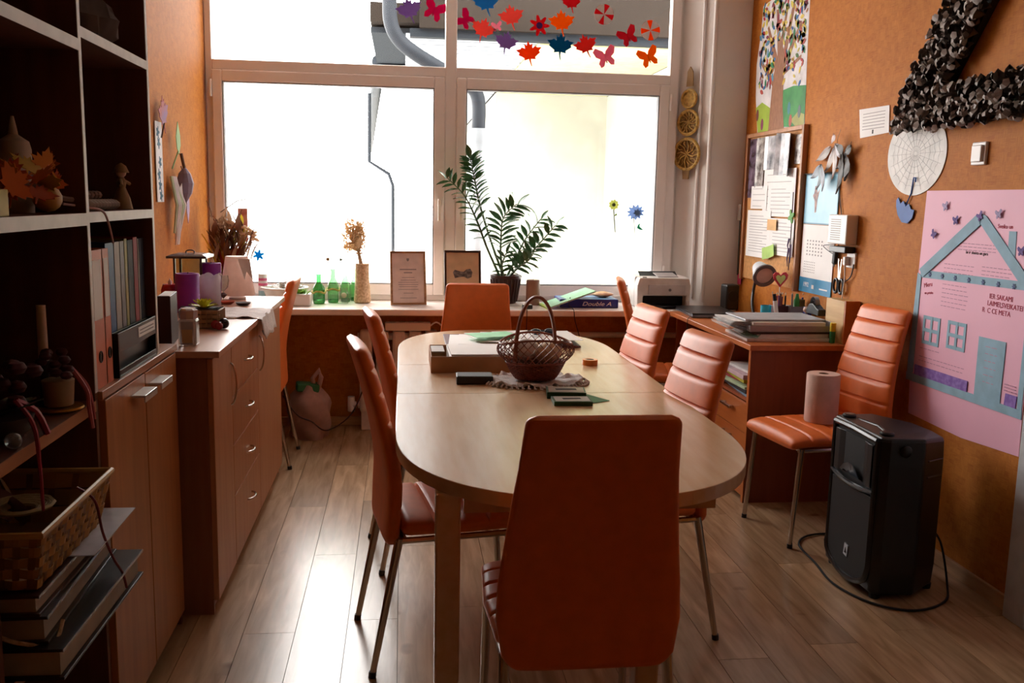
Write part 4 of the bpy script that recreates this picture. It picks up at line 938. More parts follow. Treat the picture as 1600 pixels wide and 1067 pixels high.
# left wall crafts: local X towards the window, local -Y into the room
def left_wall():
    def LW(name, label, y, z): return thing(name, label, 'decoration', (LEFTX, y, z), PI/2)
    t = LW('paper_maple_leaf', 'red and violet paper leaf pinned top-left on the left wall', 4.70, 1.76)
    obj('blade', B().prism(xf(maple(), .10, .2), -.03, -.028), M('red_violet_paper', '#A8403E', .6, second='#7A4E8E', scale=12), t)
    obj('stalk', B().tube([(0, -.03, -.03), (-.02, -.02, -.10)], .004, 6), M('brown_stalk', '#6A4A3A', .7), t)
    t = LW('patterned_strip', 'white vertical strip with teal prints on the left wall', 4.66, 1.545)
    obj('strip', B().box(-.045, .075, -.008, -.004, -.19, .19), M('strip_paper', '#E4E6F0', .6), t)
    for k, z in enumerate((.14, .09, .0, -.06, -.11, -.16)): obj('teal_print', B().prism(xf(flower(5), .030, k, .0+.012*(k % 3), z), -.0088, -.008), M('teal_ink', '#3E6E8E', .7), t)
    t = LW('green_paper_leaf', 'pale green paper leaf on the left wall above the violet tassel', 4.93, 1.66)
    o = obj('blade', B().prism(xf([(0, 1), (.45, .3), (.5, -.2), (.1, -.7), (-.3, -.4), (-.45, .2)], .095), -.04, -.037), M('mint_paper', '#9EC88A', .6), t); obj('stalk', B().tube([(0, -.038, -.05), (-.06, -.02, -.14)], .004, 6), M('mint_paper'), t)
    t = LW('violet_tassel', 'grey-violet paper bell with a brown stem on the left wall', 5.00, 1.50)
    obj('bell', B().lathe([(.006, .03), (.03, .0), (.045, -.05), (.035, -.10), (.004, -.15)], (0, -.05, 0), 10), M('violet_grey_paper', '#8A7E94', .6), t); obj('stalk', B().tube([(-.02, -.04, .10), (0, -.05, .02)], .008, 6), M('brown_stalk'), t)
    t = LW('paper_fringe', 'bundle of white and pale green paper strips hanging on the left wall', 4.86, 1.42)
    for k in range(9):
        dx = -.05+.014*k; o = obj('strip', B().tube([(dx*.4, -.02-.004*(k % 3), .06), (dx, -.05-.006*(k % 4), -.08), (dx*.7+.01*(k % 2), -.03, -.22-.03*(k % 3))], .009, 5, r2=.006), M('pale_green_strip' if k % 3 == 0 else 'white_strip', '#C6DCC0' if k % 3 == 0 else '#F0EEF4', .6), t)
    o = obj('side_strip', B().prism([(.04, .0), (.14, .05), (.16, 0), (.06, -.08)], -.045, -.042), M('white_strip'), t)
    t = LW('lilac_paper_leaf', 'lilac and beige folded leaf hanging lowest on the left wall', 5.14, 1.34)
    obj('blade', B().prism(xf([(0, 1.1), (.35, .3), (.4, -.3), (.1, -1), (-.25, -.4), (-.2, .4)], .10, -.1), -.03, -.027), M('lilac_paper', '#B49AC4', .6), t); obj('stalk', B().tube([(-.01, -.028, .1), (-.04, -.01, .2)], .003, 6), M('brown_stalk'), t)
    # hanging red print strip by the window
    o = obj('hanging_banner', B().box(-.028, .028, -.002, .002, -.10, .10), M('banner_print', '#C06A64', .6, second='#E0B8B0', scale=22), loc=(-.96, 5.76, 1.215)); tag(o, 'narrow red printed banner hanging in front of the left pane', 'banner')
    obj('hanging_stick', B().tube([(-.13, 0, .075), (-.03, 0, .145), (.02, 0, .155)], .003, 6), M('dark_wire'), o)
left_wall()
# ------------------------------------------------------------ window wall: radiator, pipes, bag
def radiator():
    t = thing('radiator', 'white ribbed radiator under the sill behind the left-hand chairs', 'radiator', (.18, 5.55, 0))
    m = M('radiator_enamel', '#E8DCD2', .4)
    for k in range(9):
        x = -.40+.098*k; b = B(); b.rbox((x, 0, .36), (.075, .11, .50)); obj('section', b, m, t, bevel=.018)
    obj('manifold', B().tube([(-.45, 0, .15), (.46, 0, .15)], .022, 10).tube([(-.45, 0, .57), (.46, 0, .57)], .022, 10), m, t, smooth=True)
    obj('foot', B().box(-.43, -.37, -.04, .04, 0, .12).box(.36, .42, -.04, .04, 0, .12), m, t, bevel=.006)
    obj('valve', B().tube([(-.46, 0, .15), (-.50, 0, .15)], .02, 10).tube([(-.49, 0, .11), (-.49, 0, .20)], .022, 10), WHITEP, t, smooth=True)
    p = obj('heating_pipe', B().tube([(.66, 5.60, .575), (1.56, 5.60, .575), (2.05, 5.60, .575)], .018, 10), m, smooth=True); tag(p, 'pale heating pipe running below the sill right of the table end', 'pipe')
    s = thing('power_strip', 'white power strip lying on top of the radiator under the sill', 'power strip', (.03, 5.50, .613)); 
    obj('body', B().rbox((0, 0, .026), (.27, .055, .05)), WHITEP, s, bevel=.006)
    o = B()
    for k in range(4): o.lathe([(.018, .051), (.018, .0535)], (-.09+.055*k, 0, 0), 14)
    obj('outlet', o, M('outlet_grey', '#B8B0A8', .5), s); obj('cord', B().tube(smoothpath([(.135, 0, .03), (.17, .0, .05), (.21, .02, .02), (.23, .03, -.03)]), .005, 8), WHITEP, s, smooth=True)
    c = obj('cable', B().tube(smoothpath([(-.05, 5.46, .012), (-.13, 5.40, .05), (-.22, 5.36, .24), (-.22, 5.38, .30), (-.30, 5.33, .14), (-.42, 5.12, .10), (-.50, 5.08, .16), (-.58, 5.08, .20), (-.66, 5.12, .3)]), .004, 6), M('brown_cord', '#3A2420', .5), smooth=True); tag(c, 'dark cord drooping across the plastic bag below the sill', 'cable')
    # bag
    t = thing('plastic_bag', 'translucent pinkish plastic bag with green contents on the floor below the sill', 'bag', (-.54, 5.36, 0))
    rings = []
    for i in range(14):
        z = .30*i/13; r = .085+.03*math.sin(PI*i/13)+(.0 if i < 11 else -.012*(i-10)); rg = random.Random(i)
        rings.append([((r+.010*math.sin(5*a+i*.7)+.006*math.sin(9*a-i))*math.cos(a)*1.05, (r+.008*math.sin(4*a+i))*math.sin(a), z+.02*math.sin(3*a)*(i/13)) for a in [2*PI*k/32 for k in range(32)]])
    bg_ = thin('pink_bag_film', '#D9B0A4', .35)
    obj('bag_body', B().loft(rings), bg_, t, smooth=True)
    obj('bag_handle', B().tube([(.05, 0, .28), (.07, -.01, .36), (.06, 0, .40), (.02, .0, .35), (.03, 0, .27)], .014, 8), bg_, t, smooth=True)
    obj('green_packet', B().rbox((-.01, 0, .30), (.13, .09, .05), (0, .1, .2)), M('green_packet', '#2E7A4E', .5), t, bevel=.01)
radiator()

# ------------------------------------------------------------ on the sill
SZ = .761
def certificate(x, y, w, h, fm, lab, kind):
    t = thing('framed_certificate' if kind == 0 else 'framed_picture', lab, 'picture frame', (x, y, SZ), .0); tilt = -.20
    t.rotation_euler = (0, 0, .12 if kind == 0 else .05)
    R_ = Matrix.Rotation(tilt, 4, 'X') @ Matrix.Rotation(.0, 4, 'Y')
    sh = Matrix.Rotation(.0, 4, 'Y')
    bw = .013
    fb = B()
    for q in ((-w/2, w/2, 0, bw), (-w/2, w/2, h-bw, h), (-w/2, -w/2+bw, bw, h-bw), (w/2-bw, w/2, bw, h-bw)): fb.box(q[0], q[1], -.012, .004, q[2], q[3], R_)
    obj('frame', fb, fm, t, bevel=.002)
    obj('picture_sheet', B().box(-w/2+bw, w/2-bw, -.004, 0, bw, h-bw, R_), M('certificate_paper', '#EBDDD8', .5) if kind == 0 else M('picture_beige', '#D8BC98', .5), t)
    obj('back_stay', B().box(-.025, .025, .006, .012, 0, h*.7, Matrix.Translation((0, .105, 0)) @ Matrix.Rotation(.25, 4, 'X')), M('mdf_brown', '#B08A60', .7), t)
    ib = B()
    if kind == 0:
        ib.prism(xf([(0, -1), (.7, -.2), (.7, .8), (-.7, .8), (-.7, -.2)], .011, 0, 0, h*.84), -.0052, -.0042, R_)
        for i, (ww, zz) in enumerate(((.10, .66), (.05, .60), (.075, .51), (.09, .46), (.12, .42), (.12, .38), (.11, .34), (.12, .29), (.06, .22), (.1, .13))):
            hh = .003 if i < 2 else .0014; ib.box(-ww/2, ww/2, -.0052, -.0042, h*zz-hh, h*zz+hh, R_)
        obj('print_line', ib, GREYINK, t)
    else:
        ib.prism(xf([(-1, .2), (-.8, .45), (-.3, .3), (.1, .25), (.4, .5), (.8, .55), (1, .2), (.9, -.3), (.5, -.45), (.1, -.25), (-.3, -.3), (-.8, -.4)], .06, 0, 0, h*.56), -.0052, -.0042, R_)
        obj('picture_motif', ib, M('grey_motif', '#4A4644', .6, second='#8A8480', scale=60), t)
        text('lettering', 'Kopibas', .022, M('caption_grey', '#7A7068', .7), t, (0, -.0046+.02*0, h*.27), rot=(PI/2+tilt, 0, 0))
certificate(.035, 5.545, .215, .325, wood('oak_frame', '#B08A62', '#8E6A48', .4, (3, 20, 20)), 'wooden framed certificate standing on the sill near window centre', 0)
certificate(.365, 5.60, .225, .330, M('dark_brown_frame', '#38221A', .4), 'dark-framed picture on the sill behind the window-end chair', 1)

def zz_plant():
    t = thing('zz_plant', 'green potted plant with arching leafy stems on the sill', 'potted plant', (.635, 5.70, SZ))
    obj('pot', B().lathe([(.066, 0), (.072, .02), (.094, .155), (.100, .16), (.100, .175), (.090, .175), (.086, .15)], (0, 0, 0), 26), M('dark_ribbed_pot', '#3E1E1A', .4), t, smooth=True)
    rb = B()
    for k in range(24):
        a = 2*PI*k/24; rb.tube([(.073*math.cos(a), .073*math.sin(a), .012), (.0955*math.cos(a), .0955*math.sin(a), .152)], .004, 5)
    obj('pot_rib', rb, M('dark_ribbed_pot'), t)
    obj('soil', B().lathe([(.0, .15), (.086, .155)], (0, 0, 0), 20, False), M('soil', '#2E211A', .9), t)
    sm = M('plant_stem', '#4E6E42', .45); lm = M('plant_leaf', '#3E6E3E', .25, second='#2A5430', scale=12)
    lb = B().leaf((0, 0, 0), (0, 1, 0), 1, .46, Vector((0, 0, 1)), .25); lme = lb.mesh('leaf'); lme.materials.append(lm)
    for p in lme.polygons: p.use_smooth = True
    T = Vector((.635, 5.70, SZ))
    stems = [([(.625, 5.69, .92), (.542, 5.68, 1.132), (.467, 5.68, 1.364), (.426, 5.66, 1.537), (.400, 5.63, 1.640)], 17, .088, .5),
             ([(.60, 5.68, .92), (.512, 5.62, 1.10), (.443, 5.60, 1.269), (.363, 5.58, 1.42), (.259, 5.56, 1.52)], 13, .080, .35),
             ([(.620, 5.69, .92), (.600, 5.67, 1.05), (.598, 5.66, 1.15), (.610, 5.65, 1.29), (.690, 5.64, 1.375)], 13, .105, .42),
             ([(.64, 5.70, .92), (.693, 5.70, 1.03), (.751, 5.70, 1.154), (.848, 5.70, 1.285)], 12, .090, .22),
             ([(.645, 5.68, .92), (.721, 5.64, 1.01), (.817, 5.62, 1.12), (.925, 5.60, 1.25)], 11, .085, .25),
             ([(.65, 5.67, .92), (.70, 5.60, .99), (.76, 5.56, 1.04), (.80, 5.54, 1.12)], 7, .08, .2),
             ([(.61, 5.67, .92), (.60, 5.60, 1.0), (.62, 5.56, 1.08)], 5, .075, .3)]
    rg = random.Random(11)
    for pts, n, L, st in stems:
        path = smoothpath([Vector(p)-T for p in pts], 8)
        so = obj('stem', B().tube(path, .0085, 8, r2=.003), sm, t, smooth=True)
        m = len(path)-1
        for i in range(n):
            f = st+(1-st)*i/(n-1); idx = min(int(f*m), m-1); p = path[idx].lerp(path[idx+1], f*m-idx); d = (path[idx+1]-path[idx]).normalized()
            sd = d.cross(Vector((0, 1, 0))); sd.normalize()
            for s in (-1, 1):
                if i == n-1 and s > 0: dirv = d
                else: dirv = (sd*s+d*(.28+.35*f)+Vector((0, rg.uniform(-.35, .2), rg.uniform(-.12, .12)))).normalized()
                o = bpy.data.objects.new('leaf', lme); COL.objects.link(o); o.parent = so
                q = dirv.to_track_quat('Y', 'Z'); o.rotation_mode = 'QUATERNION'; o.rotation_quaternion = q @ Euler((0, rg.uniform(.2, 1.0)*(1 if L < .07 or n == 11 else .6)*s, 0)).to_quaternion()
                l = L*rg.uniform(.85, 1.15)*(1-.25*abs(f-.6)); o.location = p; o.scale = (l, l, l)
zz_plant()

def bottle(x, y, lab, h=.20, r=.031, m=None, cap=False, name='glass_bottle'):
    t = thing(name, lab, 'bottle', (x, y, SZ), 0, 'green glass bottles on the sill')
    m = m or glassy('green_glass', '#BDF0C6', .12)
    pr = [(.004, .003), (r*.9, 0), (r, .01), (r, h*.48), (r*.92, h*.56), (r*.42, h*.72), (r*.36, h*.95), (r*.44, h*.955), (r*.44, h), (r*.3, h)]
    obj('body', B().lathe(pr, (0, 0, 0), 20, False), m, t, smooth=True)
    obj('wall_base', B().lathe([(.002, .004), (r*.93, .004), (r*.93, .02), (.002, .012)], (0, 0, 0), 20), glassy('green_glass_thick', '#8CD8A0', .15), t, smooth=True)
    return t
def sill_left():
    labs = ['darkest green glass bottle, first of the row beside the white basin', 'pale green glass bottle second in the sill row', 'green glass bottle right of the small gap in the sill row', 'green glass bottle nearest the twine vase']
    bottle(-.500, 5.60, labs[0], .175, .036, glassy('deep_green_glass', '#8AD89C', .15)); bottle(-.420, 5.66, labs[1], .205, .033); bottle(-.350, 5.70, labs[2], .20, .03); bottle(-.262-.065+.0, 5.60, labs[3], .19, .028) if False else bottle(-.352+.055-.0, 5.76, labs[3], .195, .027)
    for x, y, z0 in ((-.500, 5.60, .07), (-.420, 5.66, .08)):
        w = obj('raffia_wreath', B().tube([(x+.039*math.cos(a), y+.039*math.sin(a), SZ+z0+.006*math.sin(3*a)) for a in [2*PI*i/20 for i in range(20)]], .006, 6, True), M('raffia', '#B89A4E', .8, second='#7E8A3A', scale=60), smooth=True)
        tag(w, 'dry flower ring around the '+('darkest' if x < -.45 else 'pale second')+' green bottle', 'wreath', 'rings on the bottles')
    g = thing('glass_jar', 'small clear glass jar with a pale flower between the bottles and twine vase', 'jar', (-.352, 5.60, SZ))
    obj('body', B().lathe([(.024, 0), (.028, .01), (.028, .07), (.022, .08), (.024, .095)], (0, 0, 0), 18, False), glassy('clear_glass', '#EAF2EE', .15), g, smooth=True); obj('flower', B().ball((0, 0, .05), .017), M('dry_cream_flower', '#D8C6A8', .8), g, smooth=True)
    # vase with wheat
    v = thing('twine_vase', 'rough twine-wrapped vase holding a dried wheat sheaf on the sill', 'vase', (-.245, 5.66, SZ))
    pr = [(.044, 0), (.052, .01)]+[(.052-.0105*min(1, z/.14)+.0015*(i % 2), z) for i, z in enumerate([.02+.0075*k for k in range(30)])]
    obj('body', B().lathe(pr, (0, 0, 0), 24), M('jute_twine', '#D9B998', .9, second='#B08E6A', scale=80, bump=.8, bscale=160, bdist=.003), v, smooth=True)
    rg = random.Random(4); st = B(); hd = B(); ww = thin('dried_wheat', '#F6E0BE', .5)
    for k in range(110):
        a = rg.uniform(0, 2*PI); r = .062*math.sqrt(rg.random()); r0 = .012
        top = Vector((-.045+r*math.cos(a), r*math.sin(a)*.8, rg.uniform(.37, .52)-r*.9)); mid = Vector((-.022, 0, .31)); bot = Vector((r0*math.cos(a), r0*math.sin(a), .2))
        st.tube([bot, mid+Vector((r0*math.cos(a)*.7, r0*math.sin(a)*.7, 0)), top], .0012, 3)
        d = (top-mid).normalized(); [hd.ball(top+Vector((rg.uniform(-.014, .014), rg.uniform(-.014, .014), rg.uniform(-.02, .02))), .0062, (1, 1, 1.2), 4) for q_ in range(5)]
        for q in range(2):
            e = top+d*.03+Vector((rg.uniform(-.018, .018), rg.uniform(-.018, .018), rg.uniform(.0, .03))); st.tube([top, e], .0007, 3)
    obj('wheat_stalk', st, ww, v, kind='stuff'); obj('wheat_ear', hd, ww, v, smooth=True, kind='stuff')
    lf = B()
    for k in range(7):
        a = rg.uniform(0, 2*PI); lf.leaf((-.03+.012*math.cos(a), .012*math.sin(a), .33), (.45*math.cos(a), .45*math.sin(a), .8 if k % 2 else .5), .10, .026)
    obj('dry_husk', lf, M('pale_husk', '#DDBE96', .8), v, smooth=True)
    obj('twine_band', B().tube([(-.018+.017*math.cos(a), .017*math.sin(a), .30) for a in [2*PI*i/14 for i in range(14)]], .005, 6, True), M('jute_twine'), v, smooth=True)
    # basin
    t = thing('white_basin', 'white plastic basin with a green base rim on the sill\'s left', 'basin', (-.70, 5.60, SZ))
    obj('shell', B().lathe([(.085, 0), (.095, .01), (.125, .085), (.14, .09), (.14, .098), (.122, .098), (.09, .012)], (0, 0, 0), 30, False), M('pale_basin_plastic', '#E9E6DC', .4), t, smooth=True); obj('base_rim', B().lathe([(.097, 0), (.100, .008), (.096, .012)], (0, 0, 0), 30), M('lime_base', '#A6D88A', .5), t, smooth=True)
    c = B(); rg = random.Random(2)
    for k in range(16): c.rbox((rg.uniform(-.08, .08), rg.uniform(-.08, .08), .085+rg.uniform(0, .03)), (.07, .035, .004), (rg.uniform(-.4, .4), rg.uniform(-.5, .5), rg.uniform(0, 3)))
    obj('seed_packet', c, M('mixed_grey_paper', '#9A948E', .7, second='#E6E0DA', scale=20), t)
    t = thing('flower_trough', 'white trough with small green sprigs between basin and bottles', 'planter', (-.585, 5.50, SZ)); 
    obj('trough', B().rbox((.0, 0, .035), (.10, .10, .07)), WHITEP, t, bevel=.008); lf = B(); rg = random.Random(9)
    for k in range(22): a = rg.uniform(0, 2*PI); lf.leaf((rg.uniform(-.03, .03), rg.uniform(-.03, .03), .065), (math.cos(a), math.sin(a), rg.uniform(.3, 1.4)), rg.uniform(.035, .06), .016)
    obj('foliage', lf, M('fresh_green', '#7EB83A', .5), t, smooth=True, kind='stuff')
    j = thing('striped_jar', 'cylindrical jar with pink and pale blue bands on the sill near left pane', 'jar', (-.835, 5.66, SZ)); cols = [('#9CC4D0', 0, .07), ('#F0E4EA', .07, .10), ('#E86A9A', .10, .115), ('#F0E4EA', .115, .13), ('#E86A9A', .13, .145), ('#F0F0F0', .145, .17)]
    for c_, a, b_ in cols: obj('band', B().lathe([(.027, a), (.027, b_)], (0, 0, 0), 20), M('jar'+c_[1:], c_, .4), j, smooth=True)
    # dried bouquet in the corner
    t = thing('dried_bouquet', 'large bouquet of dried grasses and brown leaves in the left corner', 'dried flowers', (-1.02, 5.50, SZ)); rg = random.Random(8)
    obj('vase', B().lathe([(.04, 0), (.055, .02), (.06, .09), (.04, .15), (.045, .17)], (0, 0, 0), 18), M('dark_clay', '#3A2A26', .5), t, smooth=True)
    gs = {'amber_blade': ('#C98A2E', .018, 30, .30, .30), 'brown_leaf': ('#7A5644', .035, 60, .30, .30), 'yellow_leaf': ('#C9B43A', .024, 12, .30, .28), 'tan_leaf': ('#B8987A', .034, 40, .30, .3), 'dark_red_blade': ('#7A2A22', .02, 20, .28, .30)}
    for nm, (c_, w_, n, L, sp) in gs.items():
        b = B()
        for k in range(n):
            a = rg.uniform(0, 2*PI); d = Vector((math.cos(a)*sp, math.sin(a)*sp*.6, rg.uniform(.35, 1))); base = Vector((0, 0, .15))+d*rg.uniform(0, .12)*(1 if 'leaf' in nm else .1)
            if 'leaf' in nm: base += Vector((rg.uniform(-.07, .12), rg.uniform(-.05, .05), rg.uniform(.02, .26)))
            b.leaf(base, d, L*rg.uniform(.6, 1) if 'blade' in nm else rg.uniform(.07, .12), w_)
        obj(nm, b, thin(nm, c_, .3), t, kind='stuff')
    b = B()
    for k in range(60):
        f = k/59; c_ = Vector((-.05+.22*f, rg.uniform(-.03, .03), .36+.10*math.sin(PI*(.25+.65*f)))); b.ball(c_+Vector((rg.uniform(-.02, .02), 0, rg.uniform(-.02, .02))), .013, (1.6, .7, .7), 6, Euler((0, rg.uniform(-.8, .8), 0)))
    for k in range(8): b.tube([(0, 0, .15), (-.03+.02*k, 0, .40)], .0018, 4)
    obj('pampas_plume', b, thin('cream_plume', '#F2DCC4', .4), t, smooth=True)
sill_left()

def sill_right():
    c = obj('pillar_candle', B().lathe([(.039, 0), (.042, .004), (.042, .15), (.038, .155), (.0, .152)], (0, 0, 0), 26), M('taupe_wax', '#9A7460', .5, sub=.1), loc=(.795, 5.60, SZ), smooth=True); tag(c, 'thick brown pillar candle on the sill right of the potted plant', 'candle')
    obj('wick', B().tube([(0, 0, .15), (.001, 0, .163)], .0015, 5), MATBLK, c)
    t = thing('paper_ream', 'blue and white ream of copy paper lying on the sill behind the table', 'paper ream', (1.12, 5.56, SZ))
    obj('wrapper', B().rbox((0, 0, .026), (.36, .215, .052)), M('ream_blue', '#1A2A8E', .3, second='#16206E', scale=5), t, bevel=.004)
    obj('wrapper_top', B().rbox((0, 0, .0525), (.35, .205, .001)), M('ream_picture', '#2E6EB0', .3, second='#8EC0E0', scale=14), t)
    text('lettering', 'Double A', .034, WHITEP, t, (.045, -.1085, .024), shear=.3, xs=1.35, ext=.0006)
    f = thing('document_folder', 'pale mint folder leaning over the blue paper ream', 'folder', (.97, 5.50, SZ+.03)); 
    f.rotation_euler = (.0, -.33, .1); obj('cover', B().rbox((.03, 0, .018), (.31, .22, .003)), M('mint_folder', '#9FE0B8', .4), f); obj('cover', B().rbox((.03, 0, .012), (.31, .21, .003)), M('white_folder', '#E8F0EC', .4), f); obj('spine', B().rbox((-.12, 0, .015), (.02, .22, .01)), M('lime_spine', '#B8E02E', .4), f)
    s = thing('snack_bag', 'crumpled cream and orange packet on top of the blue paper ream', 'packet', (1.225, 5.57, SZ+.053))
    rg = random.Random(3); obj('packet', B().loft([[((.062*math.sin(PI*(i+.6)/8)+.004*rg.random())*math.cos(a)*1.1, (.05*math.sin(PI*(i+.6)/8))*math.sin(a)+.004*rg.random(), .036*i/7+.002*rg.random()) for a in [2*PI*k/16 for k in range(16)]] for i in range(8)]), M('cream_foil', '#E0B890', .35, second='#A8623A', scale=18), s, smooth=True)
    o = thing('charger_block', 'small black charger with a pale label on the sill front by the candle', 'charger', (.735, 5.40, SZ)); obj('case', B().rbox((0, 0, .012), (.06, .04, .024)), M('olive_black', '#2E322C', .4), o, bevel=.004); obj('top_label', B().rbox((0, 0, .0245), (.05, .03, .001)), PAPER, o); obj('cord', B().tube(smoothpath([(-.01, -.02, .01), (-.012, -.068, .006), (-.012, -.078, -.03), (-.014, -.08, -.20)]), .0022, 6), MATBLK, o, smooth=True)
    c = obj('cable', B().tube(smoothpath([(1.0, 5.44, SZ+.065), (.99, 5.42, SZ+.02), (1.0, 5.32, SZ+.004), (1.01, 5.315, SZ-.06), (1.05, 5.315, .56), (1.07, 5.33, .40)]), .0026, 6), MATBLK, smooth=True); tag(c, 'black cable hanging over the sill front edge before the blue ream', 'cable')
    # printer
    t = thing('laser_printer', 'white compact laser printer on the sill\'s right end', 'printer', (1.585, 5.585, SZ))
    m = M('printer_grey', '#D9D2CC', .4)
    b = B(); b.prism([(-.165, 0), (-.13, 0), (-.13, .075), (.14, .075), (.14, 0), (.165, 0), (.168, .14), (.155, .185), (-.155, .185), (-.168, .14)], -.12, -.04); b.box(-.166, .166, -.04, .135, 0, .186)
    obj('body', b, m, t, bevel=.008); obj('front_panel', B().box(-.10, .135, -.126, -.118, .08, .145), M('printer_panel', '#C8C2C0', .4), t, bevel=.004)
    obj('paper_slot', B().box(-.13, .14, -.045, -.041, .0, .07), MATBLK, t); obj('recess_shade_plate', B().rbox((0, .04, .196), (.24, .07, .004), (.42, 0, 0)), MATBLK, t)  # tilted black plate on top paints in the shade of the output recess
    obj('output_flap', B().rbox((.03, -.03, .197), (.13, .10, .004), (.18, 0, .1)), M('flap_grey', '#A8A09E', .4), t); obj('paper_tray', B().box(-.11, .12, -.17, -.04, .012, .02), BLACKP, t); obj('button', B().rbox((-.12, -.10, .187), (.025, .012, .004)), M('button_grey', '#6E6A6A', .4), t)
    obj('logo', B().prism(xf(disc(14), .009, 0, .035, .112), -.128, -.126), M('logo_grey', '#6A6468', .4), t)
sill_right()

# ------------------------------------------------------------ right desk items
DZ = .7605
def desk_items():
    t = thing('laptop', 'closed black laptop at the far end of the right desk', 'laptop', (1.765, 5.19, DZ), PI/2-.05)
    obj('base', B().rbox((0, 0, .009), (.39, .27, .018)), M('laptop_silver', '#7A8088', .3, .6), t, bevel=.004); obj('lid', B().rbox((0, 0, .0225), (.392, .272, .008)), M('laptop_black', '#1E2024', .3), t, bevel=.003); obj('edge_slot', B().rbox((0, .136, .012), (.2, .002, .004)), MATBLK, t)
    m = thing('computer_mouse', 'grey and black computer mouse on the desk before the laptop', 'mouse', (1.76, 4.88, DZ), .3); obj('shell', B().ball((0, 0, .004), .05, (.62, 1, .5), 16), M('mouse_grey', '#8A8684', .35), m, smooth=True); obj('scroll_wheel', B().ball((0, .025, .026), .008, (.5, 1, 1), 10), BLACKP, m, smooth=True)
    c = obj('cable', B().tube(smoothpath([(1.74, 4.93, DZ+.008), (1.70, 5.02, DZ+.004), (1.63, 5.03, DZ+.004), (1.59, 4.97, DZ+.004), (1.577, 4.95, DZ-.02), (1.575, 4.93, .60)]), .0022, 6), MATBLK, smooth=True); tag(c, 'thin black mouse cable running over the desk edge', 'cable')
    s = thing('desk_speaker', 'small black desktop speaker by the window pier', 'speaker', (1.985, 5.42, SZ), .1) ; obj('cabinet', B().rbox((0, 0, .078), (.085, .09, .155)), BLACKP, s, bevel=.010); obj('grille', B().prism(xf(disc(24), .034, 0, 0, .085), -.049, -.045), MATBLK, s)
    # paper stack
    t = thing('paper_stack', 'pile of white papers and booklets on the near end of the right desk', 'paper', (1.84, 4.30, DZ)); rg = random.Random(1); z = 0
    for i, (w, d, h, c_) in enumerate(((.42, .34, .012, '#D8CDC8'), (.36, .29, .020, '#EFECEA'), (.42, .30, .010, '#3E3230'))):
        obj('booklet', B().rbox((.01*(i-1), .0, z+h/2), (w, d, h), (0, 0, rg.uniform(-.06, .06))), M('stack'+c_[1:], c_, .6), t, bevel=.001); z += h+.0005
    for k in range(9):
        obj('sheet', B().rbox((-.262+.003*k, .02, .040+.006*k), (.085, .26, .0012), (0, .45-.05*k, .03*(k % 3-1))), PAPER, t)
    tr = thing('letter_tray', 'grey shallow paper tray full of white paper on the right desk', 'tray', (1.83, 4.30, DZ+.044)); b = B(); b.box(-.20, .20, -.15, .15, 0, .003); 
    for q in ((-.20, .20, -.15, -.147, .003, .028), (-.20, .20, .147, .15, .003, .05), (.197, .20, -.147, .147, .003, .05), (-.20, -.197, -.147, .147, .003, .03)): b.box(*q)
    obj('tray_body', b, M('tray_grey', '#A8A6AC', .35), tr, bevel=.001); obj('paper_block', B().rbox((0, .0, .024), (.36, .27, .040)), PAPER, tr, bevel=.002)
    f = thing('document_folder', 'light grey flat folder resting on the full paper tray', 'folder', (1.82, 4.33, DZ+.0905)); obj('cover', B().rbox((0, 0, .004), (.40, .28, .008)), M('folder_silver', '#B4B8BE', .4), f, bevel=.002)
    g = obj('sheet', B().rbox((1.66, 4.19, DZ+.002+.035), (.07, .10, .001), (0, -.5, .6)), M('green_slip', '#8EB49A', .6)); tag(g, 'small grey-green slip poking out of the papers at the desk corner', 'paper'); g.name = 'paper_slip'
    # pen organiser
    Z2 = DZ+.0; y = 4.66
    o = thing('pen_holder', 'dark red square pen cup crowded with pencils and scissors', 'pen holder', (1.985, y, Z2)); b = B(); h = .115
    for q in ((-.045, .045, -.035, -.032, 0, h), (-.045, .045, .032, .035, 0, h), (-.045, -.042, -.032, .032, 0, h), (.042, .045, -.032, .032, 0, h), (-.045, .045, -.035, .035, 0, .003)): b.box(*q)
    obj('cup', b, M('maroon_cup', '#4A1A22', .4), o, bevel=.001)
    o2 = dup(o, (2.062, y-.03, Z2), 0, 'grey square pen cup beside the dark red pen cup'); 
    for ch in o2.children: ch.data = ch.data.copy(); ch.data.materials[0] = M('grey_cup', '#8E8A8E', .4)
    pens = [('red', '#C22A2E', 1.955, .0), ('orange', '#E88A2E', 1.965, .02), ('dark red', '#7A1A22', 1.985, -.01), ('brown', '#6A3A26', 1.995, .01), ('black', '#1A1A1E', 2.005, -.02), ('purple', '#6A2E6E', 1.975, -.02), ('grey', '#8A8A90', 2.045, .01), ('blue', '#1E3A9E', 2.085, 0)]
    rg = random.Random(6)
    for n, c_, x, dy in pens:
        p = thing('pen', n+' pen standing in the desk pen cups', 'pen', (x, y+dy-(.03 if x > 2.03 else 0), Z2+.004), 0, 'pens in the desk pen cups'); p.rotation_euler = (rg.uniform(-.06, .06), rg.uniform(-.08, .08), 0)
        obj('barrel', B().tube([(0, 0, 0), (0, 0, .155+rg.uniform(-.01, .025))], .0048, 8), M('pen_'+n.replace(' ', '_'), c_, .35), p, smooth=True); obj('tip', B().lathe([(.0048, 0), (.001, .012)], (0, 0, .17), 8), M('pen_tip', '#D8C0A0', .5), p)
    h_ = thing('heart_pick', 'red heart-shaped lollipop decoration with yellow centre among the pens', 'decoration', (1.985, y+.015, Z2+.004)); hp = [(0, -1), (.9, .1), (1, .6), (.7, .95), (.3, .9), (0, .55), (-.3, .9), (-.7, .95), (-1, .6), (-.9, .1)]
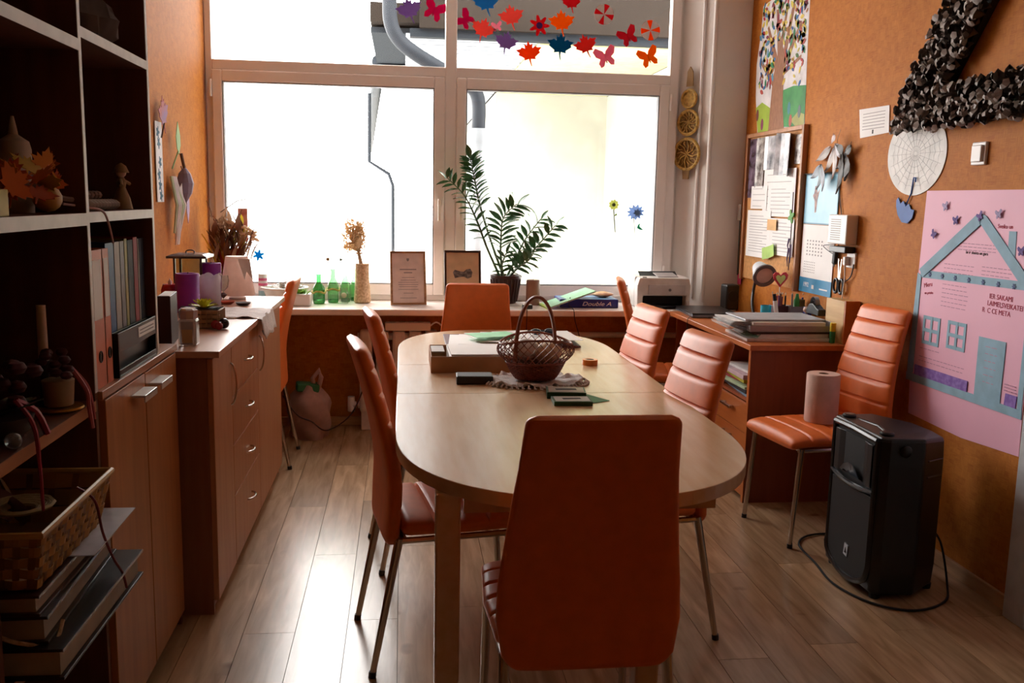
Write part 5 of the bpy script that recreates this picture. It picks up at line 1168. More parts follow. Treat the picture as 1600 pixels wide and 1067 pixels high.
    obj('stick', B().tube([(0, 0, 0), (0, 0, .21)], .0025, 6), WHITEP, h_); obj('heart', B().prism(xf(hp, .042, 0, 0, .245), -.004, .004), M('heart_red', '#D22A3A', .4), h_, bevel=.002); obj('heart_centre', B().prism(xf(hp, .026, 0, 0, .245), -.006, -.004), M('heart_lime', '#E8E88A', .5), h_)
    gl = thing('glue_bottle', 'green capped bottle standing among the desk pens', 'bottle', (2.062, y-.035, Z2+.0045)); obj('body', B().lathe([(.016, 0), (.018, .005), (.018, .14), (.012, .15), (.007, .175)], (0, 0, 0), 14), M('glue_green', '#3E9A4A', .4), gl, smooth=True)
    cy = thing('cyan_cup', 'bright cyan cylindrical cup left of the pen cups', 'cup', (1.885, 4.60, Z2)); obj('cup', B().lathe([(.026, 0), (.028, .12), (.026, .12), (.024, .004)], (0, 0, 0), 20), M('cyan_plastic', '#1EA8C4', .35), cy, smooth=True)
    mk = thing('marker', 'white marker with dark cap leaning against the cyan cup', 'marker', (1.935, 4.545, Z2+.003)); mk.rotation_euler = (.0, -.18, 0); obj('barrel', B().tube([(0, 0, 0), (0, 0, .15)], .011, 10), WHITEP, mk, smooth=True); obj('cap', B().tube([(0, 0, .15), (0, 0, .185)], .009, 10), MATBLK, mk, smooth=True)
    bl = thing('blue_eraser_box', 'small royal blue box right of the pen cups', 'box', (2.085, 4.54, Z2)); obj('box', B().rbox((0, 0, .06), (.034, .03, .12)), M('royal_blue', '#1E3AA8', .4), bl, bevel=.003)
    ye = thing('yellow_highlighter', 'orange-yellow highlighter lying behind the white tray', 'marker', (1.90, 4.80, Z2+.0125), .8); obj('barrel', B().tube([(-.05, 0, 0), (.05, 0, 0)], .012, 10), M('amber_plastic', '#F0A82E', .4), ye, smooth=True); obj('cap', B().tube([(.05, 0, 0), (.075, 0, 0)], .010, 10), M('amber_plastic'), ye)
    # lamp
    l = thing('clip_lamp', 'white desk lamp head with black flexible neck at the pinboard', 'lamp', (1.99, 5.03, DZ)); obj('base', B().lathe([(.05, 0), (.05, .015), (.012, .03)], (0, 0, 0), 20), BLACKP, l, smooth=True)
    obj('neck', B().tube(smoothpath([(0, 0, .02), (.0, .03, .08), (.01, .05, .15), (.01, .02, .22), (-.01, -.06, .275)]), .009, 8), BLACKP, l, smooth=True)
    d = Vector((-.02, -.85, -.34)).normalized(); R4 = Matrix.Translation((-.01, -.075, .285)) @ d.to_track_quat('Z', 'Y').to_matrix().to_4x4()
    obj('shade', B().lathe([(.022, -.035), (.036, -.02), (.050, .035), (.062, .085), (.056, .085), (.045, .035), (.030, .0)], (0, 0, 0), 26, False, R4), M('lamp_white', '#D8DCE2', .35), l, smooth=True); obj('rim', B().lathe([(.066, .080), (.066, .092), (.047, .092), (.047, .080)], (0, 0, 0), 26, False, R4), M('lamp_grey_rim', '#6A6468', .4), l, smooth=True)
    obj('diffuser', B().lathe([(.0005, .082), (.048, .084)], (0, 0, 0), 24, False, R4), M('warm_diffuser', '#D8BCAE', .5), l, smooth=True)
    # tape dispenser, glue stick, organiser
    t = thing('tape_dispenser', 'grey and black tape dispenser beside the wooden desk block', 'dispenser', (2.055, 4.235, DZ+.055), .0) ; t.location = (2.065, 4.40, DZ+.0985)
    tb = [(-.07, 0), (.07, 0), (.07, .02), (.04, .05), (.0, .055), (-.045, .035), (-.07, .03)]; T4 = Matrix.Rotation(PI/2, 4, 'Z')
    obj('body', B().prism(tb, -.02, .02, T4), BLACKP, t, bevel=.003); obj('tape_roll', B().lathe([(.032, -.012), (.032, .012), (.016, .012), (.016, -.012)], (0, 0, 0), 22, False, Matrix.Translation((0, .015, .055)) @ Matrix.Rotation(PI/2, 4, 'Y')), M('tape_grey', '#8A8C90', .3), t, smooth=True)
    g = thing('glue_stick', 'glue stick with yellow cap and green barrel at the desk\'s near edge', 'glue stick', (2.015, 4.10, DZ)); obj('barrel', B().lathe([(.013, 0), (.013, .055)], (0, 0, 0), 16), M('glue_stick_green', '#2E8E5A', .4), g, smooth=True); obj('cap', B().lathe([(.0135, .055), (.0135, .095)], (0, 0, 0), 16), M('glue_cap_yellow', '#E8D02E', .4), g, smooth=True)
    w = thing('desk_organiser', 'plain upright wooden panel block at the desk\'s near right corner', 'organiser', (2.098, 4.16, DZ)) ; obj('board', B().box(-.052, .016, -.095, .09, 0, .20), wood('pale_birch_board', '#D9B47A', '#C9A068', .5, (10, 1, 10)), w, bevel=.001); obj('end_board', B().box(-.052, .018, -.11, -.096, 0, .203), DESKW, w, bevel=.001)
    b = thing('figurine', 'tiny pale doll figurine leaning by the tape dispenser', 'figurine', (2.06, 4.50, DZ)); obj('body', B().lathe([(.014, 0), (.016, .05), (.009, .085), (.006, .095)], (0, 0, 0), 12), M('doll_grey', '#9A8A8E', .6), b, smooth=True); obj('head', B().ball((0, 0, .11), .016), M('doll_skin', '#E0BCA8', .6), b, smooth=True)
    s = thing('clip_box', 'small black box with gold print on the desk under the calendar', 'box', (2.085, 4.63, DZ)); obj('carton', B().rbox((0, 0, .075), (.03, .05, .15)), M('black_gold', '#26221E', .4, second='#8A7A2E', scale=30), s, bevel=.002)
desk_items()

# ------------------------------------------------------------ paper roll and loudspeaker
def roll_speaker():
    r = thing('paper_towel_roll', 'pinkish white paper towel roll standing on the right wall chair seat', 'paper roll', (1.80, 3.715, .478))
    obj('roll', B().lathe([(.022, 0), (.068, 0), (.070, .004), (.070, .206), (.067, .21), (.022, .21), (.022, 0)], (0, 0, 0), 32, False), M('towel_paper', '#E0C0B2', .9, bump=.3, bscale=120), r, smooth=True); obj('core', B().lathe([(.0215, .0), (.0215, .209), (.0195, .209), (.0195, 0)], (0, 0, 0), 20, False), M('cardboard_core', '#A88468', .8), r, smooth=True)
    t = thing('loudspeaker', 'large black moulded loudspeaker standing on the floor by the right wall', 'loudspeaker', (1.83, 3.14, 0))
    def rot(p): return p
    W_ = .185; sh = [(-.165, .19), (-.165, -.17), (-.135, -.19), (-.01, -.20), (.125, -.10), (.140, 0), (.130, .13), (0, .215), (-.135, .205)]
    hs = M('speaker_shell', '#131315', .42, bump=.15, bscale=300, bdist=.001)
    def body(z0, z1, s0=1, s1=1): return None
    b = B(); zs = [(.018, .93), (.03, .97), (.10, 1.0), (.50, 1.0), (.585, .98), (.60, .95)]
    b.loft([[(x*s, y*s, z-(.02*(x > .1) if z > .55 else 0)) for x, y in sh] for z, s in zs]); 
    obj('cabinet', b, hs, t, bevel=.008)
    def F(poly, x0, x1, m, n, parent=t, **k):
        bb = B().prism(poly, x0, x1, Matrix.Rotation(-PI/2, 4, 'Z')); return obj(n, bb, m, parent, **k)
    # front (faces -X): local prism y -> world x ; polygon x -> -y
    fr = B(); M4 = Matrix.Rotation(-PI/2, 4, 'Z')
    def arch(n=14, w=.150): return [(-w, .15)]+[(-w*math.cos(PI*i/n), .095-.065*math.sin(PI*i/n)) for i in range(n+1)]+[(w, .15)]
    # lower basket grille
    F([(-.148, .375), (.148, .375)]+[(x, z) for x, z in reversed(arch())], -.172, -.160, MATBLK, 'grille', bevel=.002)
    rim = B(); pts = [(-.166, -.160, .585), (-.166, -.158, .12)]+[(-.170, -.158*math.cos(PI*i/12), .10-.075*math.sin(PI*i/12)) for i in range(13)]+[(-.166, .158, .12), (-.166, .160, .585)]
    rim.tube(pts, .012, 8); obj('front_rim', rim, M('rim_satin', '#1C1D20', .25), t, smooth=True)
    obj('top_rim', B().tube([(-.166, -.160, .585), (-.172, 0, .592), (-.166, .160, .585)], .012, 8), M('rim_satin'), t, smooth=True)
    # horn
    hn = B(); hn.box(-.168, -.160, -.135, .135, .405, .565); obj('horn_mouth', hn, M('horn_black', '#060607', .7), t)
    for s_ in (-1, 1): obj('horn_flare', B().plan([(-.175, s_*.14), (-.175, s_*.105), (-.163, s_*.05)], .405, .565), hs, t, bevel=.002)
    obj('horn_lip', B().loft([[(-.168-.016*math.cos(a), .075*s, .41+.052*math.cos(a*1.0)*(1-(s*.9)**2)+.0) for a in (0, .5, 1.0, 1.57)] for s in (-1, -.6, -.2, .2, .6, 1)], False, False), M('horn_sheen', '#3A4450', .25), t, smooth=True)
    obj('divider_bar', B().tube([(-.168, -.155, .395), (-.180, -.08, .388), (-.184, 0, .385), (-.180, .08, .388), (-.168, .155, .395)], .010, 8), M('rim_satin'), t, smooth=True)
    F([(-.012, .105), (.016, .10), (.020, .145), (-.006, .15)], -.176, -.172, M('badge_silver', '#B8BCC4', .3, .5), 'badge')
    F(xf([(0, .8), (.5, -.8), (.15, -.8), (0, -.1), (-.15, -.8), (-.5, -.8)], .014, 0, .005, .124), -.1775, -.176, MATBLK, 'badge_mark')
    for y, x in ((-.13, -.12), (.15, -.12)): obj('stacking_knob', B().lathe([(.026, .598), (.026, .607), (.020, .612), (.001, .612)], (x, y, 0), 18), BLACKP, t, smooth=True)
    obj('side_knob', B().ball((-.08, -.197, .555), .022, (1, .5, 1), 14), BLACKP, t, smooth=True); obj('handle_groove', B().tube([(-.10, -.10, .596), (-.08, 0, .597), (-.10, .12, .596)], .008, 8), BLACKP, t, smooth=True)
    sd = B()
    for k in range(2): sd.tube([(.015, -.183, .515-.06*k), (.112, -.111, .505-.06*k)], .003, 5)
    obj('side_ridge', sd, hs, t)
    ft = B()
    for x, y in ((-.13, -.15), (-.13, .17), (.11, -.08), (.11, .12)): ft.lathe([(.018, 0), (.02, .02)], (x, y, 0), 12)
    obj('rubber_foot', ft, MATBLK, t)
    c = obj('cable', B().tube(smoothpath([(1.99, 3.30, .12), (2.02, 3.45, .03), (1.90, 3.60, .006), (1.74, 3.60, .006), (1.64, 3.50, .006), (1.62, 3.30, .006), (1.60, 3.10, .006), (1.66, 2.93, .006), (1.78, 2.86, .006), (1.93, 2.92, .006), (2.0, 3.02, .03), (2.01, 3.10, .16), (1.962, 3.12, .22)]), .0045, 6), MATBLK, smooth=True); tag(c, 'black cable looped on the floor around the loudspeaker', 'cable')
roll_speaker()

# ------------------------------------------------------------ table items
TZ = .7505
def table_items():
    t = thing('cardboard_box', 'shallow brown cardboard box of white papers on the table', 'box', (.27, 3.56, TZ)); cb = M('kraft_board', '#B98A5E', .7, second='#A87A50', scale=10); b = B(); w, d, h = .165, .145, .062
    for q in ((-w, w, -d, d, 0, .003), (-w, w, -d, -d+.003, .003, h), (-w, w, d-.003, d, .003, h), (-w, -w+.003, -d+.003, d-.003, .003, h), (w-.003, w, -d+.003, d-.003, .003, h)): b.box(*q)
    obj('carton', b, cb, t); obj('paper_fill', B().rbox((.03, 0, .033), (.25, .27, .055)), PAPER, t); obj('top_sheet', B().rbox((.035, -.005, .0655), (.25, .25, .006), (0, 0, .02)), PAPER, t); obj('side_label', B().rbox((-.135, .02, .0645), (.05, .14, .004)), M('label_grey', '#B8B2AC', .6), t)
    p = thing('paper_stack', 'spread of white papers in a dark red folder at the table\'s far end', 'paper', (.49, 4.18, TZ))
    obj('folder_cover', B().rbox((0, 0, .006), (.60, .36, .008), (0, 0, .0)), M('maroon_cover', '#5A1E22', .5), p, bevel=.001); rg = random.Random(4)
    for k in range(9): obj('sheet', B().rbox((-.17+.045*k+rg.uniform(-.01, .01), rg.uniform(-.03, .04), .013+.0025*k), (.21, .297, .0015), (0, 0, rg.uniform(-.35, .35))), PAPER, p)
    g = obj('paper_sheet', B().rbox((.405, 4.14, TZ+.0395), (.21, .14, .0015), (0, 0, .35)), M('mint_sheet', '#A8EFC0', .6)); tag(g, 'mint green sheet on the white papers at the table\'s far end', 'paper')
    s = thing('sunglasses', 'dark navy folded sunglasses on the papers behind the basket', 'sunglasses', (.64, 4.14, TZ+.042), .2)
    for sx in (-1, 1): obj('lens', B().ball((sx*.034, 0, .012), .028, (1, .25, .7), 12, Euler((-.9, 0, 0))), M('navy_lens', '#1A2A44', .2), s, smooth=True)
    obj('temple', B().tube([(-.065, .005, .012), (-.05, .05, .008), (.06, .055, .006)], .004, 6).tube([(.065, .005, .012), (.05, .04, .012), (-.06, .045, .010)], .004, 6), M('navy_frame', '#101E34', .4), s, smooth=True)
    # doily
    d = thing('lace_doily', 'crumpled white lace doily under the wicker basket', 'doily', (.475, 3.23, TZ)); bb = B(); rings = []; n = 64
    for j in range(10):
        r = .012+.168*j/9; wav = .003+.015*max(0, (j-5)/4)
        rings.append([((r*(1+.05*math.sin(7*a)))*math.cos(a), r*.72*(1+.04*math.sin(5*a+1))*math.sin(a), .0025+max(0, wav*(1+math.sin(11*a+j)+.6*math.sin(23*a)))*.5) for a in [2*PI*k/n for k in range(n)]])
    bb.loft(rings, False); o = obj('lace', bb, M('lace_white', '#E6DEDC', .8, bump=.9, bscale=220, bdist=.003), d, smooth=True); md = o.modifiers.new('thickness', 'SOLIDIFY'); md.thickness = .002; md.offset = 1
    fr = B()
    for k in range(56): a = 2*PI*k/56; fr.tube([(.18*math.cos(a), .13*math.sin(a), .012), (.19*math.cos(a), .138*math.sin(a), .004), (.195*math.cos(a+.04), .141*math.sin(a+.04), .003)], .004, 5)
    obj('lace_edge', fr, M('lace_white'), d, smooth=True, kind='stuff')
    # basket
    t = thing('wicker_basket', 'brown wicker basket with open lattice rim and arched handle on the table', 'basket', (.475, 3.24, TZ+.012)); wm = M('brown_wicker', '#8A4632', .45, second='#6A3224', scale=60)
    weave = B(); NS = 26
    for j in range(12):
        z = .004+.0052*j; rr = .062+.030*(j/11)**.8; ph = j % 2
        pts = []
        for k in range(NS*2):
            a = PI*k/NS; q = rr+(.0028 if (k+ph) % 2 else -.0028); pts.append((q*1.12*math.cos(a), q*.92*math.sin(a), z))
        weave.tube(pts, .0031, 5, True)
    obj('woven_bowl', weave, wm, t, smooth=True); obj('bowl_liner', B().lathe([(.001, .001), (.058, .001), (.088, .062), (.085, .062), (.05, .004)], (0, 0, 0), 30, False), M('wicker_dark', '#3E1C14', .8), t, smooth=True)
    def P3(a, f):   # lattice surface: flare up from bowl
        r = .092+.030*math.sin(f*PI*.75); z = .064+.078*f
        z -= .012*math.cos(2*a)*f
        return ((r*1.15)*math.cos(a), r*.95*math.sin(a), z)
    lat = B(); n = 30
    for k in range(n):
        for sg in (-1, 1): lat.tube([P3(2*PI*k/n+sg*.62*f, f) for f in [i/7 for i in range(8)]], .0017, 4)
    obj('lattice_cane', lat, wm, t, smooth=True, kind='stuff')
    obj('rim', B().tube([P3(2*PI*k/48, 1) for k in range(48)], .0042, 6, True).tube([P3(2*PI*k/48, 0) for k in range(48)], .0045, 6, True), wm, t, smooth=True)
    for off in (-.006, .006):
        obj('handle_cane', B().tube([(-.075*math.cos(a)*1.0, off-.02*math.cos(a), .066+.23*math.sin(a)**.8 if 0 < a < PI else .066) for a in [PI*i/24 for i in range(25)]], .0062, 8), M('handle_cane', '#8A4E38', .35), t, smooth=True)
    rg = random.Random(12)
    for nm, c_, x, y in (('white', '#F0EAE6', -.035, .02), ('cream', '#EBC9A4', .045, .01), ('apricot', '#E0A468', .02, .05)):
        e = obj('wrapped_sweet', B().ball((.475+x, 3.24+y, TZ+.105+(.012 if nm == 'white' else 0)), .052, (1, .85, .75), 12), M('sweet_'+nm, c_, .5), smooth=True); tag(e, nm+' wrapped bundle lying inside the wicker basket', 'sweets')
    o = thing('black_box', 'flat black box with a grey top lying by the doily', 'box', (.255, 3.235, TZ), -.03); obj('box_body', B().rbox((0, 0, .014), (.13, .085, .028)), M('box_black', '#16161C', .4), o, bevel=.002); obj('box_top', B().rbox((0, 0, .0285), (.122, .078, .002)), M('box_grey_top', '#5A6068', .35), o)
    c = thing('green_card', 'green-edged small picture card nearest the head chair', 'card', (.545, 2.885, TZ), -.03, 'green cards on the table'); gm = M('green_edge', '#1E5A2A', .5)
    obj('base', B().rbox((0, 0, .007), (.125, .085, .014)), gm, c, bevel=.001); obj('print', B().rbox((0, 0, .0145), (.112, .072, .001)), M('card_grey', '#B0AAA6', .5), c); obj('motif', B().rbox((0, .002, .0152), (.06, .02, .0006), (0, 0, .1)), INK, c)
    c2 = thing('green_card', 'thicker green-edged picture box behind the front green card', 'card', (.545, 2.995, TZ), -.12, 'green cards on the table'); obj('base', B().rbox((0, 0, .011), (.13, .10, .022)), gm, c2, bevel=.001); obj('print', B().rbox((0, 0, .0225), (.118, .088, .001)), M('card_beige', '#A89884', .5), c2); obj('motif', B().rbox((0, .002, .0232), (.07, .024, .0006), (0, 0, .1)), INK, c2)
    p = obj('paper_sheet', B().rbox((.60, 2.94, TZ+.0012), (.11, .12, .0015), (0, 0, .5)), M('leaf_green', '#2E8A44', .6)); tag(p, 'green paper corner sticking out right of the green cards', 'paper')
    r = thing('tape_roll', 'orange adhesive tape roll on the table right of the basket', 'tape', (.747, 3.585, TZ)); obj('tape', B().lathe([(.018, 0), (.031, 0), (.031, .022), (.018, .022), (.018, 0)], (0, 0, 0), 30, False), M('orange_tape', '#E8821A', .3), r, smooth=True); obj('core', B().lathe([(.0178, 0), (.0178, .022), (.0160, .022), (.0160, 0)], (0, 0, 0), 26, False), M('tape_core', '#E8DCC8', .6), r, smooth=True)
table_items()

# ------------------------------------------------------------ chest items
CZ = .9005
def chest_items():
    p = thing('glass_block_bottle', 'square clear glass bottle with metallic label at the chest\'s near edge', 'bottle', (-.705, 3.13, CZ)); obj('glass', B().rbox((0, 0, .045), (.058, .058, .09)), M('ribbed_glass', '#C9C4C0', .12, trans=.6), p, bevel=.008); obj('cap', B().lathe([(.03, .09), (.031, .118), (.024, .124)], (0, 0, 0), 8), M('silver_cap', '#C8CACC', .25, .7), p); obj('label_plate', B().box(-.016, .018, -.031, -.0292, .012, .056), M('gold_label', '#B89A6A', .4), p)
    for n, x, y, w, d, h, c_, lab, rz in (('book', -.775, 3.00, .02, .17, .15, '#C08070', 'pinkish book standing against the bookcase end on the chest', .0), ('book', -.745, 3.13, .042, .16, .165, '#3A1A14', 'dark brown book standing upright on the chest behind the glass bottle', .1)):
        t = thing(n, lab, 'book', (x-.04, y+.06, CZ), rz); m = M('book'+c_[1:], c_, .5); obj('cover', B().box(-w/2, w/2, -d/2, d/2, 0, h), m, t, bevel=.002) if w > .03 else obj('cover', B().box(-w/2, w/2, -d/2, d/2, 0, h), m, t, bevel=.001)
        obj('pages', B().box(-w/2+.004, w/2-.004, -d/2+.005, d/2-.005, h-.001, h+.001), PAPER, t)
    g = obj('picture_card', B().rbox((-1.00, 3.33, CZ+.12), (.006, .18, .24), (0, .12, 0)), M('teal_picture', '#5A8A86', .5, second='#C0B8A4', scale=14)); tag(g, 'teal picture card leaning on the left wall behind the dark brown book', 'picture')
    # planter
    t = thing('succulent_planter', 'small square wicker planter with a yellow succulent on the chest', 'planter', (-.745, 3.56, CZ)); wk = M('tan_weave', '#A88662', .7)
    for k in range(4): obj('weave_band', B().box(-.068, .068, -.05, .05, .004+.017*k, .019+.017*k), wk, t, bevel=.003)
    st = B()
    for i in range(7): st.tube([(-.06+.02*i, -.053, .004), (-.06+.02*i, -.053, .07)], .0022, 5)
    for i in range(5): st.tube([(.069, -.04+.02*i, .004), (.069, -.04+.02*i, .07)], .0022, 5)
    obj('weave_stake', st, wk, t); obj('soil', B().box(-.06, .06, -.042, .042, .071, .074), M('soil'), t)
    lf = B()
    for r_ in range(3):
        for k in range(9): a = 2*PI*k/9+r_*.3; lf.leaf((0, 0, .072), (math.cos(a), math.sin(a), .35+.6*r_), .056-.006*r_, .024)
    obj('succulent_leaf', lf, M('yellow_succulent', '#D8D83E', .5), t, smooth=True); 
    for q in (-1, 1): obj('dark_leaf', B().leaf((q*.02, -.01, .07), (q, -.2, .25), .06, .03), M('dark_green_leaf', '#2E3A30', .5), t)
    b_ = thing('berry_ornament', 'dark red glossy berries lying against the wicker planter', 'ornament', (-.665, 3.52, CZ));
    for dx, dy, r_, c_ in ((0, 0, .020, 'dark'), (-.028, -.012, .017, 'red'), (-.012, -.03, .015, 'red')): obj('berry', B().ball((dx, dy, r_), r_, (1, 1, 1), 14), M('berry_'+c_, '#221822' if c_ == 'dark' else '#9A1E2E', .2), b_, smooth=True)
    pu = M('purple_wax', '#8A1E9A', .45, sub=.15)
    for x, y, h, lab in ((-.905, 4.02, .165, 'purple pillar candle nearer the viewer on the chest'), (-.905, 4.50, .175, 'purple pillar candle behind the white crown holder')):
        c = thing('pillar_candle', lab, 'candle', (x, y, CZ), 0, 'purple candles on the chest'); obj('wax', B().lathe([(.046, 0), (.049, .003), (.049, h-.004), (.046, h), (.038, h), (.03, h-.01), (.001, h-.012)], (0, 0, 0), 28), pu, c, smooth=True); obj('wick', B().tube([(0, 0, h-.012), (.004, 0, h+.006)], .0015, 5), MATBLK, c)
    w = thing('crown_candle_holder', 'white translucent crown-shaped tealight holder between purple candles', 'candle holder', (-.858, 4.24, CZ)); n = 40; R0 = [[.047*math.cos(a)*(1+.05*z/.15), .047*math.sin(a)*(1+.05*z/.15), z] for z in (0,) for a in (0,)]
    rings = [[(.047*math.cos(a), .047*math.sin(a), z) for a in [2*PI*k/n for k in range(n)]] for z in (0, .05, .1)]+[[(.050*math.cos(a), .050*math.sin(a), .128+.020*abs(math.sin(2.5*a))) for a in [2*PI*k/n for k in range(n)]]]
    bw = B().loft(rings, False); o = obj('crown', bw, thin('frosted_white', '#E6DDE6', .4), w, smooth=True); md = o.modifiers.new('thickness', 'SOLIDIFY'); md.thickness = .002; obj('tealight', B().lathe([(.02, .001), (.02, .016)], (0, 0, 0), 18), WHITEP, w, smooth=True)
    r_ = thing('red_votive', 'red glass votive with a white wick top beside the first purple candle', 'candle', (-.985, 4.06, CZ)); obj('cup', B().lathe([(.034, 0), (.038, .09), (.03, .115), (.001, .11)], (0, 0, 0), 20), M('red_glass', '#B01424', .25), r_, smooth=True); obj('flame_tip', B().lathe([(.008, .11), (.009, .125), (.001, .14)], (0, 0, 0), 10), WHITEP, r_, smooth=True)
    l = thing('lantern', 'dark metal candle lantern with flat roof and glass sides', 'lantern', (-.995, 4.50, CZ)); 
    for sx in (-1, 1):
        for sy in (-1, 1): obj('corner_post', B().box(sx*.06-.005, sx*.06+.005, sy*.06-.005, sy*.06+.005, .012, .20), M('lantern_metal', '#4A3A36', .35, .5), l)
    obj('base', B().box(-.07, .07, -.07, .07, 0, .012), M('lantern_metal'), l, bevel=.002); obj('roof', B().loft([[(x*s, y*s, z) for x, y in ((-1, -1), (1, -1), (1, 1), (-1, 1))] for s, z in ((.09, .20), (.09, .210), (.07, .218), (.03, .222))]), M('lantern_roof', '#5A5458', .25, .6), l, bevel=.001); obj('ring', B().tube([(.02*math.cos(a), 0, .226+.009*math.sin(a)) for a in [2*PI*i/14 for i in range(14)]], .003, 6, True), M('lantern_metal'), l, smooth=True)
    obj('glass_panel', B().box(-.054, .054, -.0615, -.0595, .012, .20).box(.0595, .0615, -.054, .054, .012, .20), glassy('lantern_glass', '#DDE6DA', .2), l)
    s = thing('table_lamp', 'small lamp with tapered pinkish white fabric shade at the chest\'s far end', 'lamp', (-.79, 4.54, CZ)); obj('foot', B().lathe([(.04, 0), (.04, .01), (.012, .02), (.010, .05)], (0, 0, 0), 18), WHITEP, s, smooth=True)
    bl = B(); bl.lathe([(.050, .205), (.052, .205), (.083, .022), (.081, .022)], (0, 0, 0), 32, False); obj('shade', bl, thin('pink_white_fabric', '#FBE6DC', .5), s, smooth=True); obj('shade_top', B().lathe([(.0005, .205), (.050, .206)], (0, 0, 0), 28, False), M('white_fabric', '#F4EEEA', .7), s); obj('ribbon', B().prism([(.02, .20), (.075, .20), (.088, .10), (.06, .14), (.05, .10)], -.09, -.086), M('white_fabric'), s)
    c = thing('lace_napkin', 'white crocheted napkin hanging over the chest\'s front edge', 'cloth', (-.67, 3.98, CZ)); rows = []
    for i in range(15):
        x = -.14+.023*i; z = .004+.003*math.sin(i*1.9); zz = z
        if x > .085: zz = z-(x-.085)*.9; x = .085+.012+(x-.085)*.15
        rows.append([(x+.004*math.sin(j*2.1), -.17+.34*j/14+.006*math.sin(i+j), zz+.003*math.sin(j*1.7+i)+(.0 if zz > 0 else -.006*math.sin(j*.9))) for j in range(15)])
    o = obj('cloth', B().loft(rows, False, False), M('lace_white'), c, smooth=True); md = o.modifiers.new('thickness', 'SOLIDIFY'); md.thickness = .002; md.offset = 1
    fr = B()
    for j in range(14): fr.tube([(.10, -.16+.025*j, -.05), (.106, -.16+.025*j+.006, -.068), (.10, -.16+.025*j+.013, -.05)], .0022, 5)
    obj('fringe', fr, M('lace_white'), c)
    for nm, x, y, lab, c_ in (('small_dish', -.72, 4.28, 'small dark round dish on the chest beside the lampshade', '#4A4A46'), ('small_dish', -.80, 4.33, 'small red-rimmed saucer on the chest behind the napkin', '#D0563E')):
        d = obj(nm, B().lathe([(.018, 0), (.03, .006), (.034, .014), (.030, .014), (.016, .006)], (0, 0, 0), 22), M('dish'+c_[1:], c_, .4), loc=(x, y, CZ), smooth=True); tag(d, lab, 'dish')
    w = thing('wine_glass', 'small clear glass goblet with dark flower left of the lampshade', 'glass', (-.83, 4.40, CZ)); obj('goblet', B().lathe([(.025, 0), (.025, .003), (.003, .01), (.003, .05), (.022, .07), (.028, .10), (.024, .125)], (0, 0, 0), 20, False), glassy('clear_glass'), w, smooth=True); obj('flower', B().lathe([(.004, .02), (.018, .035), (.006, .045)], (0, 0, 0), 8), M('plum_petal', '#5A3A40', .6), w)
chest_items()

